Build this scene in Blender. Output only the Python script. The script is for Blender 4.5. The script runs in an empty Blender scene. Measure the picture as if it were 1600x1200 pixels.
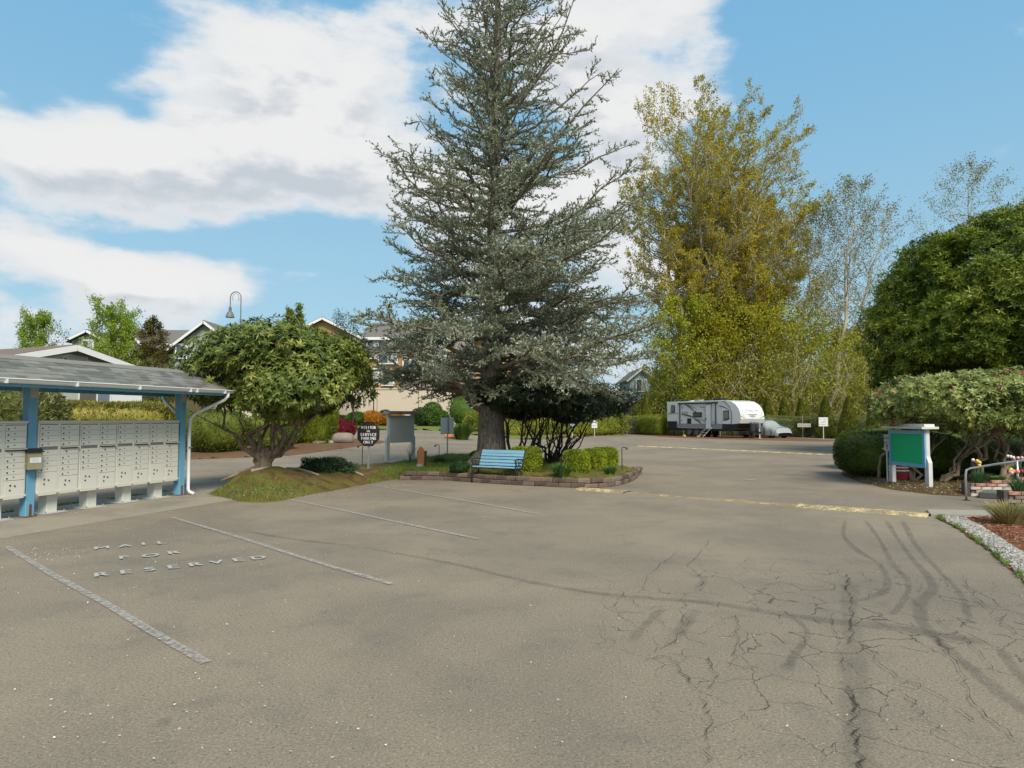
import bpy, math, random
import numpy as np
from mathutils import Vector, Matrix
PI = math.pi
random.seed(7)
rng = np.random.default_rng(7)
scene = bpy.context.scene
COL = scene.collection

# ---------------------------------------------------------------- camera, sky, sun, exposure
F = 1067.0; HC = 1.62; PITCH = math.atan(53 / F)
cam_d = bpy.data.cameras.new('camera'); cam = bpy.data.objects.new('camera', cam_d); COL.objects.link(cam)
cam.location = (0, 0, HC); cam.rotation_euler = (PI / 2 + PITCH, 0, 0)
cam_d.sensor_width = 36; cam_d.lens = 36 * F / 1600; cam_d.clip_end = 2000; cam_d.clip_start = 0.05
scene.camera = cam
SUN_AZ = math.radians(158); SUN_EL = math.radians(46)
W = bpy.data.worlds.new('World'); scene.world = W; W.use_nodes = True
sun_d = bpy.data.lights.new('sun', 'SUN'); sun_d.energy = 2.2; sun_d.angle = math.radians(24); sun_d.color = (1.0, 0.93, 0.80)
sun = bpy.data.objects.new('sun', sun_d); COL.objects.link(sun)
_sd = Vector((math.sin(SUN_AZ) * math.cos(SUN_EL), math.cos(SUN_AZ) * math.cos(SUN_EL), math.sin(SUN_EL)))
sun.rotation_euler = _sd.to_track_quat('Z', 'Y').to_euler()
scene.view_settings.view_transform = 'Standard'; scene.view_settings.look = 'None'
scene.view_settings.gamma = 1; scene.view_settings.use_curve_mapping = False
scene.view_settings.exposure = 1.07
scene.cycles.use_denoising = True
scene.cycles.max_bounces = 6; scene.cycles.diffuse_bounces = 3; scene.cycles.transmission_bounces = 4; scene.cycles.transparent_max_bounces = 8
scene.cycles.caustics_reflective = False; scene.cycles.caustics_refractive = False

class NT:
    """small node-tree helper"""
    def __init__(s, tree): s.t = tree; s.n = tree.nodes; s.l = tree.links
    def new(s, typ, **kw):
        n = s.n.new(typ)
        for k, v in kw.items(): setattr(n, k, v)
        return n
    def link(s, a, b): s.l.new(a, b)
    def put(s, sock, v):
        if isinstance(v, bpy.types.NodeSocket): s.l.new(v, sock)
        elif isinstance(v, (tuple, list)) and len(v) == 3 and sock.type == 'RGBA': sock.default_value = (*v, 1)
        else: sock.default_value = v
    def math(s, op, a, b=None, c=None, clamp=False):
        n = s.new('ShaderNodeMath', operation=op); n.use_clamp = clamp
        s.put(n.inputs[0], a)
        if b is not None: s.put(n.inputs[1], b)
        if c is not None: s.put(n.inputs[2], c)
        return n.outputs[0]
    def mix(s, f, a, b, blend='MIX'):
        n = s.new('ShaderNodeMix', data_type='RGBA', blend_type=blend)
        s.put(n.inputs[0], f); s.put(n.inputs[6], a); s.put(n.inputs[7], b)
        return n.outputs[2]
    def noise(s, vec, scale, detail=3, rough=0.5, dist=0.0, dim='3D'):
        n = s.new('ShaderNodeTexNoise', noise_dimensions=dim)
        if vec is not None: s.link(vec, n.inputs['Vector'])
        n.inputs['Scale'].default_value = scale; n.inputs['Detail'].default_value = detail
        n.inputs['Roughness'].default_value = rough; n.inputs['Distortion'].default_value = dist
        return n.outputs[0]
    def ramp(s, f, stops, interp='LINEAR'):
        n = s.new('ShaderNodeValToRGB'); n.color_ramp.interpolation = interp
        e = n.color_ramp.elements
        while len(e) < len(stops): e.new(0.5)
        for el, (p, c) in zip(e, stops):
            el.position = p; el.color = (*c, 1) if isinstance(c, (tuple, list)) else (c, c, c, 1)
        s.put(n.inputs[0], f)
        return n.outputs[0]
    def smooth(s, x, a, b):
        n = s.new('ShaderNodeMapRange', interpolation_type='SMOOTHSTEP')
        s.put(n.inputs[0], x); n.inputs[1].default_value = a; n.inputs[2].default_value = b
        return n.outputs[0]

def build_sky():
    t = NT(W.node_tree); t.n.clear()
    out = t.new('ShaderNodeOutputWorld'); bg = t.new('ShaderNodeBackground'); bg.inputs[1].default_value = 0.1
    t.link(bg.outputs[0], out.inputs[0])
    sky = t.new('ShaderNodeTexSky', sky_type='NISHITA'); sky.sun_disc = False
    sky.sun_elevation = SUN_EL; sky.sun_rotation = SUN_AZ; sky.ozone_density = 1.6; sky.dust_density = 0.6; sky.air_density = 1.0
    tc = t.new('ShaderNodeTexCoord'); sp = t.new('ShaderNodeSeparateXYZ'); t.link(tc.outputs['Generated'], sp.inputs[0])
    x, y, z = sp.outputs
    az = t.math('ARCTAN2', x, y)
    el = t.math('ARCSINE', z)
    def field(dv):
        e2 = t.math('ADD', el, dv)
        cv = t.new('ShaderNodeCombineXYZ')
        t.put(cv.inputs[0], t.math('MULTIPLY', az, 1.0)); t.put(cv.inputs[1], t.math('MULTIPLY', e2, 2.1)); t.put(cv.inputs[2], 3.7)
        n1 = t.noise(cv.outputs[0], 4.2, 10, 0.56, 0.1)
        n0 = t.noise(cv.outputs[0], 1.5, 1, 0.5)
        m = t.math('ADD', t.math('MULTIPLY_ADD', n1, 1.05, -0.15), t.math('MULTIPLY', n0, 0.25))
        # cloud banks (+) and open blue (-), placed in the sky as (azimuth, elevation, radii, weight)
        for (mx_, my_, rx_, ry_, wgt) in ((420, 100, 260, 110, .20), (160, 250, 260, 120, .24), (520, 270, 170, 70, .13), (570, 160, 200, 130, .12), (1000, 60, 190, 75, .20),
                                          (230, 445, 170, 38, .25), (950, 210, 90, 140, .14), (1575, 235, 50, 30, .22), (1180, 120, 60, 50, .08), (480, 425, 50, 14, .16),
                                          (50, 50, 190, 75, -.30), (205, 165, 38, 30, -.16), (500, 385, 170, 38, -.24), (250, 378, 150, 16, -.16), (60, 440, 110, 26, -.16), (560, 480, 170, 50, -.22),
                                          (1370, 190, 240, 170, -.30), (1420, 400, 320, 110, -.26), (40, 180, 60, 30, -.06), (1150, 60, 40, 20, .05)):
            ca = math.atan((mx_ - 800) / F); k_ = math.cos(ca); ce = math.atan((653 - my_) / F * k_); ra = rx_ / F * k_ * k_; re = ry_ / F * k_
            a = t.math('DIVIDE', t.math('SUBTRACT', az, ca), ra); b = t.math('DIVIDE', t.math('SUBTRACT', e2, ce), re)
            r2 = t.math('ADD', t.math('MULTIPLY', a, a), t.math('MULTIPLY', b, b))
            g = t.math('POWER', 2.718, t.math('MULTIPLY', r2, -1.0))
            m = t.math('MULTIPLY_ADD', g, wgt, m)
        return m
    m0 = field(0.0); m1 = field(0.045)
    dens = t.smooth(m0, 0.47, 0.64)
    thick = t.smooth(m0, 0.55, 0.74)
    lit = t.math('SUBTRACT', m0, m1)
    shade = t.smooth(lit, -0.10, 0.09)
    under = t.math('MULTIPLY', t.math('SUBTRACT', 1.0, shade), thick)
    ccol = t.mix(under, (4.2, 4.15, 4.1), (2.75, 2.95, 3.2))
    wisp = t.smooth(m0, 0.47, 0.75)
    ccol = t.mix(t.math('SUBTRACT', 1.0, wisp), ccol, (3.5, 3.75, 3.95))
    blue = t.mix(t.smooth(el, 0.0, 0.62), (1.9, 3.1, 3.75), (1.0, 2.4, 3.7))
    nis = t.new('ShaderNodeVectorMath', operation='SCALE'); t.link(sky.outputs[0], nis.inputs[0]); nis.inputs[3].default_value = 0.6
    blue = t.mix(0.85, nis.outputs[0], blue)
    hz = t.smooth(el, 0.16, -0.02)
    blue = t.mix(t.math('MULTIPLY', hz, 0.7), blue, (2.7, 3.3, 3.6))
    col = t.mix(t.math('MULTIPLY', dens, 0.95), blue, ccol)
    low = t.smooth(el, 0.0, -0.05)
    col = t.mix(low, col, (.8, .75, .65))
    t.link(col, bg.inputs[0])
build_sky()

# ---------------------------------------------------------------- helpers: pixel of the photo -> place on the ground
def sstep(a, b, x):
    t = min(1, max(0, (x - a) / (b - a))); return t * t * (3 - 2 * t)
def gh(x, y):
    """height of the ground: level, rising gently to the back left"""
    return 0.75 * sstep(26, 58, y) * sstep(3, -9, x)
def ray(px, py):
    cx, cy = (px - 800) / F, (600 - py) / F
    c, s = math.cos(PITCH), math.sin(PITCH)
    return Vector((cx, c - cy * s, s + cy * c))
def G(px, py, z=0.0):
    d = ray(px, py); h = z; p = None
    for _ in range(25):
        t = (h - HC) / d.z
        p = Vector((d.x * t, d.y * t, h))
        h = 0.5 * h + 0.5 * (z + gh(p.x, p.y))
    return p
def A(px, py, Y):
    d = ray(px, py); t = Y / d.y
    return Vector((d.x * t, Y, HC + d.z * t))

# ---------------------------------------------------------------- materials
MATS = {}
def mat(name, color, rough=0.7, var=0.12, scale=6.0, bump=0.0, bscale=60.0, metal=0.0, spec=0.4, objrand=0.0, color2=None, mixscale=3.0, mixlo=.45, mixhi=.6, coord='Object'):
    if name in MATS: return MATS[name]
    m = bpy.data.materials.new(name); m.use_nodes = True; t = NT(m.node_tree)
    b = t.n['Principled BSDF']
    tc = t.new('ShaderNodeTexCoord'); v = tc.outputs[coord]
    c = (*color, 1)
    n = t.noise(v, scale, 4, 0.6)
    k = t.math('MULTIPLY_ADD', n, 2 * var, 1 - var)
    base = color
    if color2 is not None:
        base = t.mix(t.smooth(t.noise(v, mixscale, 5, 0.6), mixlo, mixhi), color, color2)
    if objrand:
        oi = t.new('ShaderNodeObjectInfo')
        k = t.math('MULTIPLY', k, t.math('MULTIPLY_ADD', oi.outputs['Random'], 2 * objrand, 1 - objrand))
    vm = t.new('ShaderNodeVectorMath', operation='SCALE'); t.put(vm.inputs[0], base if not isinstance(base, tuple) else base)
    t.link(k, vm.inputs[3]); t.link(vm.outputs[0], b.inputs['Base Color'])
    b.inputs['Roughness'].default_value = rough; b.inputs['Metallic'].default_value = metal
    b.inputs['Specular IOR Level'].default_value = spec
    if bump:
        bn = t.new('ShaderNodeBump'); bn.inputs['Strength'].default_value = bump; bn.inputs['Distance'].default_value = 0.01
        t.link(t.noise(v, bscale, 4, 0.6), bn.inputs['Height']); t.link(bn.outputs[0], b.inputs['Normal'])
    MATS[name] = m; return m

def leafmat(name, cols, trans=0.25, rough=0.55, clump=1.2, cvar=0.35, spec=0.35):
    """cols: ramp of leaf colours picked leaf by leaf; clump noise shifts whole sprays"""
    if name in MATS: return MATS[name]
    m = bpy.data.materials.new(name); m.use_nodes = True; t = NT(m.node_tree)
    b = t.n['Principled BSDF']; out = t.n['Material Output']
    g = t.new('ShaderNodeNewGeometry'); tc = t.new('ShaderNodeTexCoord')
    n = t.noise(tc.outputs['Object'], clump, 3, 0.6)
    f = t.math('ADD', t.math('MULTIPLY', g.outputs['Random Per Island'], 0.6), t.math('MULTIPLY_ADD', n, 1.4, -0.5), clamp=True)
    st = [(i / max(1, len(cols) - 1), c) for i, c in enumerate(cols)]
    c = t.ramp(f, st)
    n2 = t.noise(tc.outputs['Object'], clump * 2.7, 2, 0.5)
    vm = t.new('ShaderNodeVectorMath', operation='SCALE'); t.link(c, vm.inputs[0])
    t.link(t.math('MULTIPLY_ADD', n2, 2 * cvar, 1 - cvar), vm.inputs[3])
    t.link(vm.outputs[0], b.inputs['Base Color']); b.inputs['Roughness'].default_value = rough
    b.inputs['Specular IOR Level'].default_value = spec * .45
    tr = t.new('ShaderNodeBsdfTranslucent'); t.link(vm.outputs[0], tr.inputs[0])
    mx = t.new('ShaderNodeMixShader'); mx.inputs[0].default_value = trans
    t.link(b.outputs[0], mx.inputs[1]); t.link(tr.outputs[0], mx.inputs[2]); t.link(mx.outputs[0], out.inputs[0])
    MATS[name] = m; return m

def bark(name, c1, c2, scale=14, bump=0.8, stretch=0.25):
    if name in MATS: return MATS[name]
    m = bpy.data.materials.new(name); m.use_nodes = True; t = NT(m.node_tree); b = t.n['Principled BSDF']
    tc = t.new('ShaderNodeTexCoord'); mp = t.new('ShaderNodeMapping'); mp.inputs['Scale'].default_value = (1, 1, stretch)
    t.link(tc.outputs['Object'], mp.inputs[0])
    n = t.noise(mp.outputs[0], scale, 6, 0.65, 0.6)
    t.link(t.ramp(n, [(0.3, c1), (0.65, c2)]), b.inputs['Base Color']); b.inputs['Roughness'].default_value = 0.9
    b.inputs['Specular IOR Level'].default_value = 0.15
    bn = t.new('ShaderNodeBump'); bn.inputs['Strength'].default_value = bump; bn.inputs['Distance'].default_value = 0.03
    t.link(n, bn.inputs['Height']); t.link(bn.outputs[0], b.inputs['Normal'])
    MATS[name] = m; return m

# ---------------------------------------------------------------- helpers: objects
def tag(o, label=None, cat=None, group=None, kind=None):
    if label: o['label'] = label
    if cat: o['category'] = cat
    if group: o['group'] = group
    if kind: o['kind'] = kind
    return o
def empty(name, loc, label, cat, rz=0.0, group=None):
    o = bpy.data.objects.new(name, None); COL.objects.link(o); o.location = loc; o.rotation_euler = (0, 0, rz)
    o.empty_display_size = 0.2
    return tag(o, label, cat, group)
def link_mesh(name, me, parent=None, loc=None, rot=None):
    o = bpy.data.objects.new(name, me); COL.objects.link(o)
    if parent is not None: o.parent = parent
    if loc is not None: o.location = loc
    if rot is not None: o.rotation_euler = rot
    return o
def np_mesh(name, V, Fc, m, smooth=False):
    """V (n,3) array, Fc (k,m) array of equal-sided faces"""
    V = np.ascontiguousarray(V, dtype=np.float32); Fc = np.ascontiguousarray(Fc, dtype=np.int32)
    me = bpy.data.meshes.new(name)
    k, s = Fc.shape
    me.vertices.add(len(V)); me.vertices.foreach_set('co', V.ravel())
    me.loops.add(k * s); me.loops.foreach_set('vertex_index', Fc.ravel())
    me.polygons.add(k); me.polygons.foreach_set('loop_start', np.arange(0, k * s, s, dtype=np.int32))
    me.polygons.foreach_set('loop_total', np.full(k, s, dtype=np.int32))
    if smooth: me.polygons.foreach_set('use_smooth', np.ones(k, dtype=bool))
    me.update(calc_edges=True)
    if m: me.materials.append(m)
    return me

class MB:
    def __init__(s): s.v = []; s.f = []
    def quad(s, a, b, c, d):
        i = len(s.v); s.v += [tuple(a), tuple(b), tuple(c), tuple(d)]; s.f.append((i, i + 1, i + 2, i + 3)); return s
    def box(s, c, size, rz=0.0, taper=1.0, M=None, bev=0.0):
        x, y, z = size[0] / 2, size[1] / 2, size[2] / 2
        if bev:
            b = min(bev, x * .9, y * .9, z * .9); ring = []
            for zz, k in ((-z, b), (-z + b, 0), (z - b, 0), (z, b)):
                X, Y = x - k, y - k
                ring.append([(X, Y - (0 if k else b), zz), (X - (0 if k else b), Y, zz), (-X + (0 if k else b), Y, zz), (-X, Y - (0 if k else b), zz),
                             (-X, -Y + (0 if k else b), zz), (-X + (0 if k else b), -Y, zz), (X - (0 if k else b), -Y, zz), (X, -Y + (0 if k else b), zz)])
            pts = [p for r in ring for p in r]
            fs = []
            for r in range(3):
                for i in range(8):
                    j = (i + 1) % 8; fs.append((r * 8 + i, r * 8 + j, (r + 1) * 8 + j, (r + 1) * 8 + i))
            fs.append(tuple(range(7, -1, -1))); fs.append(tuple(range(24, 32)))
        else:
            tx, ty = x * taper, y * taper
            pts = [(-x, -y, -z), (x, -y, -z), (x, y, -z), (-x, y, -z), (-tx, -ty, z), (tx, -ty, z), (tx, ty, z), (-tx, ty, z)]
            fs = [(0, 3, 2, 1), (4, 5, 6, 7), (0, 1, 5, 4), (1, 2, 6, 5), (2, 3, 7, 6), (3, 0, 4, 7)]
        i = len(s.v); ca, sa = math.cos(rz), math.sin(rz)
        for p in pts:
            if M is not None: q = M @ Vector(p); s.v.append((q.x + c[0], q.y + c[1], q.z + c[2]))
            else: s.v.append((c[0] + p[0] * ca - p[1] * sa, c[1] + p[0] * sa + p[1] * ca, c[2] + p[2]))
        s.f += [tuple(i + k for k in f) for f in fs]; return s
    def bar(s, p, q, w, h=None, up=(0, 0, 1)):
        """rectangular bar from p to q"""
        p, q = Vector(p), Vector(q); h = h or w; d = q - p; L = d.length
        if L < 1e-6: return s
        d.normalize(); u = Vector(up)
        if abs(d.dot(u)) > .98: u = Vector((0, 1, 0))
        sx = d.cross(u).normalized(); uz = sx.cross(d)
        M = Matrix((sx, d, uz)).transposed()
        return s.box((p + q) / 2, (w, L, h), M=M)
    def tube(s, pts, r, n=6, cap=True):
        pts = [Vector(p) for p in pts]; m = len(pts)
        if not isinstance(r, (list, tuple, np.ndarray)): r = [r] * m
        base = len(s.v); ref = None
        for k in range(m):
            d = (pts[min(k + 1, m - 1)] - pts[max(k - 1, 0)])
            if d.length < 1e-9: d = Vector((0, 0, 1))
            d.normalize()
            if ref is None:
                ref = Vector((1, 0, 0)) if abs(d.x) < .8 else Vector((0, 1, 0))
            a = (ref - d * ref.dot(d)).normalized(); b = d.cross(a); ref = a
            for i in range(n):
                t = 2 * PI * i / n; q = pts[k] + (a * math.cos(t) + b * math.sin(t)) * r[k]; s.v.append((q.x, q.y, q.z))
        for k in range(m - 1):
            for i in range(n):
                j = (i + 1) % n
                s.f.append((base + k * n + i, base + k * n + j, base + (k + 1) * n + j, base + (k + 1) * n + i))
        if cap:
            s.f.append(tuple(base + i for i in range(n - 1, -1, -1))); s.f.append(tuple(base + (m - 1) * n + i for i in range(n)))
        return s
    def lathe(s, c, prof, n=16):
        base = len(s.v)
        for (r, z) in prof:
            for i in range(n):
                t = 2 * PI * i / n; s.v.append((c[0] + r * math.cos(t), c[1] + r * math.sin(t), c[2] + z))
        for k in range(len(prof) - 1):
            for i in range(n):
                j = (i + 1) % n; s.f.append((base + k * n + i, base + k * n + j, base + (k + 1) * n + j, base + (k + 1) * n + i))
        s.f.append(tuple(base + i for i in range(n - 1, -1, -1))); s.f.append(tuple(base + (len(prof) - 1) * n + i for i in range(n)))
        return s
    def prism(s, poly, y0, y1, M=None):
        """poly in (x,z), extruded along y"""
        n = len(poly); i0 = len(s.v)
        P = [(p[0], y0, p[1]) for p in poly] + [(p[0], y1, p[1]) for p in poly]
        if M is not None: P = [tuple(M @ Vector(p)) for p in P]
        s.v += P
        s.f.append(tuple(i0 + i for i in range(n))); s.f.append(tuple(i0 + n + i for i in range(n - 1, -1, -1)))
        for i in range(n):
            j = (i + 1) % n; s.f.append((i0 + i, i0 + n + i, i0 + n + j, i0 + j))
        return s
    def mesh(s, name, m, smooth=False):
        me = bpy.data.meshes.new(name); me.from_pydata(s.v, [], s.f); me.update()
        if smooth: me.polygons.foreach_set('use_smooth', [True] * len(me.polygons))
        if m: me.materials.append(m)
        return me
    def build(s, name, m, parent=None, smooth=False, loc=None, rot=None):
        return link_mesh(name, s.mesh(name, m, smooth), parent, loc, rot)

def copy_tree(o, parent=None):
    c = o.copy(); COL.objects.link(c); c.parent = parent
    for ch in list(o.children): copy_tree(ch, c)
    return c

def unit(a): return a / (np.linalg.norm(a, axis=1, keepdims=True) + 1e-9)
def rand_dirs(n): return unit(rng.normal(size=(n, 3)))
def leaf_geo(C, D, N, L, Wd, bend=0.12):
    """one rhombic leaf per row: base C, long axis D, normal N"""
    n = len(C); D = unit(D); S = unit(np.cross(D, N) + 1e-6); N = np.cross(S, D)
    L = np.broadcast_to(np.asarray(L, float).reshape(-1, 1), (n, 1)); Wd = np.broadcast_to(np.asarray(Wd, float).reshape(-1, 1), (n, 1))
    V = np.empty((n, 4, 3)); mid = C + D * L * 0.45 + N * L * bend
    V[:, 0] = C; V[:, 1] = mid + S * Wd * .5; V[:, 2] = C + D * L; V[:, 3] = mid - S * Wd * .5
    return V.reshape(-1, 3), np.arange(n * 4).reshape(n, 4)
def merge_geo(parts):
    Vs, Fs, o = [], [], 0
    for V, Fc in parts:
        Vs.append(V); Fs.append(Fc + o); o += len(V)
    return np.concatenate(Vs), np.concatenate(Fs)
def rosettes(C, Ax, k=8, L=.14, Wd=.045, splay=.75, jit=.25):
    """whorls of k long leaves round a shoot tip"""
    n = len(C); Ax = unit(Ax); R = np.cross(Ax, rand_dirs(n)); R = unit(R); B = np.cross(Ax, R)
    out = []
    ph = rng.uniform(0, 2 * PI, n)
    for i in range(k):
        a = ph + 2 * PI * i / k + rng.normal(0, .2, n)
        rad = R * np.cos(a)[:, None] + B * np.sin(a)[:, None]
        sp = splay + rng.normal(0, jit, n)[:, None]
        D = rad * np.cos(1 - sp) + Ax * (1.0 - sp) + np.array([0, 0, -.12])
        out.append(leaf_geo(C, D, Ax + rad * -.2, L * rng.uniform(.75, 1.2, n), Wd * rng.uniform(.85, 1.15, n), .05))
    return merge_geo(out)
def lump(D, seed, amp, freq=3.0, n=7):
    r = np.random.default_rng(seed); s = np.zeros(len(D))
    for _ in range(n):
        s += np.sin(D @ (unit(r.normal(size=(1, 3)))[0] * freq * r.uniform(.6, 1.8)) + r.uniform(0, 6.3))
    return 1 + amp * s / math.sqrt(n)
def super_dirs(n, p):
    D = rand_dirs(n)
    k = (np.abs(D) ** p).sum(1) ** (-1 / p)
    return D, D * k[:, None]
def sphere_core(radii, p, seed, amp, freq, nu=28, nv=16):
    u = np.linspace(0, 2 * PI, nu, endpoint=False); v = np.linspace(.02, PI - .02, nv)
    D = np.stack([np.outer(np.sin(v), np.cos(u)).ravel(), np.outer(np.sin(v), np.sin(u)).ravel(), np.repeat(np.cos(v), nu)], 1)
    k = (np.abs(D) ** p).sum(1) ** (-1 / p)
    V = D * k[:, None] * lump(D, seed, amp, freq)[:, None] * np.array(radii)
    Fc = [[r * nu + i, r * nu + (i + 1) % nu, (r + 1) * nu + (i + 1) % nu, (r + 1) * nu + i] for r in range(nv - 1) for i in range(nu)]
    return V, np.array(Fc)
def bush_geo(c, radii, n, L, Wd, p=2.0, seed=1, amp=.08, freq=3, up=.3, core=.86, zmin=0.02, shell=.16):
    D, P = super_dirs(n, p)
    P = P * lump(D, seed, amp, freq)[:, None] * np.array(radii)
    P *= (1 - shell * rng.random(n) ** 1.5)[:, None]
    P += np.array(c); keep = P[:, 2] > zmin; P = P[keep]; Dk = D[keep]
    ax = unit(rand_dirs(len(P)) * .9 + Dk * .8 + np.array([0, 0, up]))
    parts = [leaf_geo(P, ax, rand_dirs(len(P)) * .8 + Dk, L * rng.uniform(.7, 1.25, len(P)), Wd * rng.uniform(.8, 1.2, len(P)))]
    if core:
        V, Fc = sphere_core(np.array(radii) * core, p, seed, amp, freq); V = V + np.array(c); V[:, 2] = np.maximum(V[:, 2], 0.0)
        parts.append((V, Fc))
    return merge_geo(parts)
def bush(name, loc, radii, n, L, Wd, m, label, cat, rz=0, zc=None, group=None, **kw):
    V, Fc = bush_geo((0, 0, radii[2] if zc is None else zc), radii, n, L, Wd, **kw)
    o = link_mesh(name, np_mesh(name, V, Fc, m)); o.location = loc; o.rotation_euler = (0, 0, rz)
    return tag(o, label, cat, group)

_letters = {}
def letter(ch):
    if ch not in _letters:
        cu = bpy.data.curves.new('t', 'FONT'); cu.body = ch; cu.size = 1.0; cu.align_x = 'CENTER'
        ob = bpy.data.objects.new('t', cu); COL.objects.link(ob)
        dg = bpy.context.evaluated_depsgraph_get(); me = bpy.data.meshes.new_from_object(ob.evaluated_get(dg))
        _letters[ch] = ([v.co.copy() for v in me.vertices], [tuple(p.vertices) for p in me.polygons])
        bpy.data.objects.remove(ob); bpy.data.curves.remove(cu); bpy.data.meshes.remove(me)
    return _letters[ch]
def word(mb, text, origin, ux, uy, size, pitch=0.72, wscale=1.0, bold=0.0):
    """adds letters centred on origin in the plane ux, uy"""
    ux, uy = Vector(ux).normalized(), Vector(uy).normalized(); o = Vector(origin); nz = ux.cross(uy)
    for i, ch in enumerate(text):
        if ch == ' ': continue
        V, Fs = letter(ch); off = (i - (len(text) - 1) / 2) * pitch * size
        for bx in ((-bold, 0), (bold, 0.0)) if bold else ((0, 0),):
            k = len(mb.v); lift = nz * (0.0005 if bx[0] > 0 else 0)
            mb.v += [tuple(o + ux * (off + v.x * size * wscale + bx[0]) + uy * ((v.y - .35) * size) + lift) for v in V]
            mb.f += [tuple(k + q for q in f) for f in Fs]

# ---------------------------------------------------------------- common materials
WHITE = mat('white_paint', (.74, .74, .72), .45, .05, 3)
BLACK = mat('black_metal', (.02, .02, .022), .45, .2, 20)
GALV = mat('galvanised_steel', (.42, .44, .45), .4, .15, 20, metal=.6)
BLUE = mat('blue_paint', (.15, .37, .52), .55, .12, 5, bump=.15, bscale=40, color2=(.20, .41, .54), mixscale=4, mixlo=.5, mixhi=.8)
GREYPAINT = mat('grey_paint', (.47, .465, .44), .6, .06, 4, bump=.1)
WORNWHITE = mat('weathered_white_wood', (.60, .585, .56), .75, .12, 8, bump=.3, bscale=30)
BARK_BROWN = bark('brown_bark', (.10, .07, .045), (.38, .27, .18))
BARK_CEDAR = bark('cedar_bark', (.07, .055, .042), (.33, .27, .21), 16, 1.0, .35)
BARK_DARK = bark('dark_stems', (.02, .016, .014), (.085, .065, .05))
BARK_GREY = bark('grey_bark', (.13, .12, .10), (.36, .33, .27), 3)
DIRT = (.085, .05, .03)

# ---------------------------------------------------------------- ground surfaces
def asphalt_mat():
    m = bpy.data.materials.new('asphalt'); m.use_nodes = True; t = NT(m.node_tree); b = t.n['Principled BSDF']
    tc = t.new('ShaderNodeTexCoord'); v = tc.outputs['Object']
    grain = t.noise(v, 60, 5, 0.8); fine = t.noise(v, 210, 2, 0.6)
    patch = t.noise(v, .35, 5, 0.6, .4); patch2 = t.noise(v, 1.6, 5, .65, .3)
    c = t.mix(t.smooth(patch, .35, .68), (.25, .203, .145), (.184, .153, .115))
    c = t.mix(t.math('MULTIPLY', t.smooth(patch2, .50, .70), .42), c, (.135, .120, .098))
    c = t.mix(t.math('MULTIPLY', t.smooth(t.noise(v, 4.5, 5, .7, .5), .58, .72), .35), c, (.26, .22, .165))
    c = t.mix(t.math('MULTIPLY', t.smooth(t.noise(v, 2.3, 2, .5), (.70), .76), .3), c, (.075, .066, .055))
    k = t.math('ADD', t.math('MULTIPLY_ADD', grain, 2.5, -.25), t.math('MULTIPLY_ADD', fine, 1.3, -.65))
    vm = t.new('ShaderNodeVectorMath', operation='SCALE'); t.link(c, vm.inputs[0]); t.link(k, vm.inputs[3])
    # pale chips of stone and dark pits
    vo = t.new('ShaderNodeTexVoronoi'); t.link(v, vo.inputs['Vector']); vo.inputs['Scale'].default_value = 55
    chip = t.math('MULTIPLY', t.math('LESS_THAN', vo.outputs['Distance'], .26), t.math('GREATER_THAN', t.noise(v, 38, 1), .60))
    c2 = t.mix(t.math('MULTIPLY', chip, .75), vm.outputs[0], (.40, .37, .31))
    pit = t.math('MULTIPLY', t.math('LESS_THAN', vo.outputs['Distance'], .30), t.math('LESS_THAN', t.noise(v, 31, 1), .37))
    c2 = t.mix(t.math('MULTIPLY', pit, .7), c2, (.035, .032, .03))
    # alligator cracks on the old right lane
    dv = t.new('ShaderNodeMapping'); t.link(v, dv.inputs[0]); dv.inputs['Scale'].default_value = (1, .8, 1)
    warp = t.new('ShaderNodeTexNoise'); t.link(dv.outputs[0], warp.inputs['Vector']); warp.inputs['Scale'].default_value = 3.2; warp.inputs['Detail'].default_value = 5
    va = t.new('ShaderNodeVectorMath', operation='MULTIPLY_ADD'); t.link(warp.outputs['Color'], va.inputs[0]); va.inputs[1].default_value = (.34, .34, 0); t.link(dv.outputs[0], va.inputs[2])
    vc = t.new('ShaderNodeTexVoronoi', feature='DISTANCE_TO_EDGE'); t.link(va.outputs[0], vc.inputs['Vector']); vc.inputs['Scale'].default_value = 3.0
    sp = t.new('ShaderNodeSeparateXYZ'); t.link(v, sp.inputs[0])
    mx = t.math('SUBTRACT', 1.0, t.math('POWER', t.math('DIVIDE', t.math('SUBTRACT', sp.outputs[0], 2.9), 2.5), 2.0), clamp=True)
    my = t.math('SUBTRACT', 1.0, t.math('POWER', t.math('DIVIDE', t.math('SUBTRACT', sp.outputs[1], 5.6), 2.7), 2.0), clamp=True)
    msk = t.math('MULTIPLY', t.math('MULTIPLY', mx, my), t.smooth(t.noise(v, .9, 3), .34, .52))
    width = t.math('MULTIPLY', msk, .024)
    crack = t.math('MULTIPLY', t.math('SUBTRACT', 1.0, t.math('DIVIDE', vc.outputs['Distance'], t.math('ADD', width, .0001)), clamp=True), t.math('MULTIPLY', t.smooth(t.noise(v, 5, 3), .36, .5), .85), clamp=True)
    c2 = t.mix(crack, c2, (.028, .024, .02))
    c2 = t.mix(t.math('MULTIPLY', t.math('MULTIPLY', mx, my), .16), c2, (.07, .068, .066))
    t.link(c2, b.inputs['Base Color']); b.inputs['Roughness'].default_value = .92; b.inputs['Specular IOR Level'].default_value = .25
    bn = t.new('ShaderNodeBump'); bn.inputs['Strength'].default_value = .55; bn.inputs['Distance'].default_value = .006
    t.link(t.math('SUBTRACT', grain, crack), bn.inputs['Height']); t.link(bn.outputs[0], b.inputs['Normal'])
    return m
ASPHALT = asphalt_mat()
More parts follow.
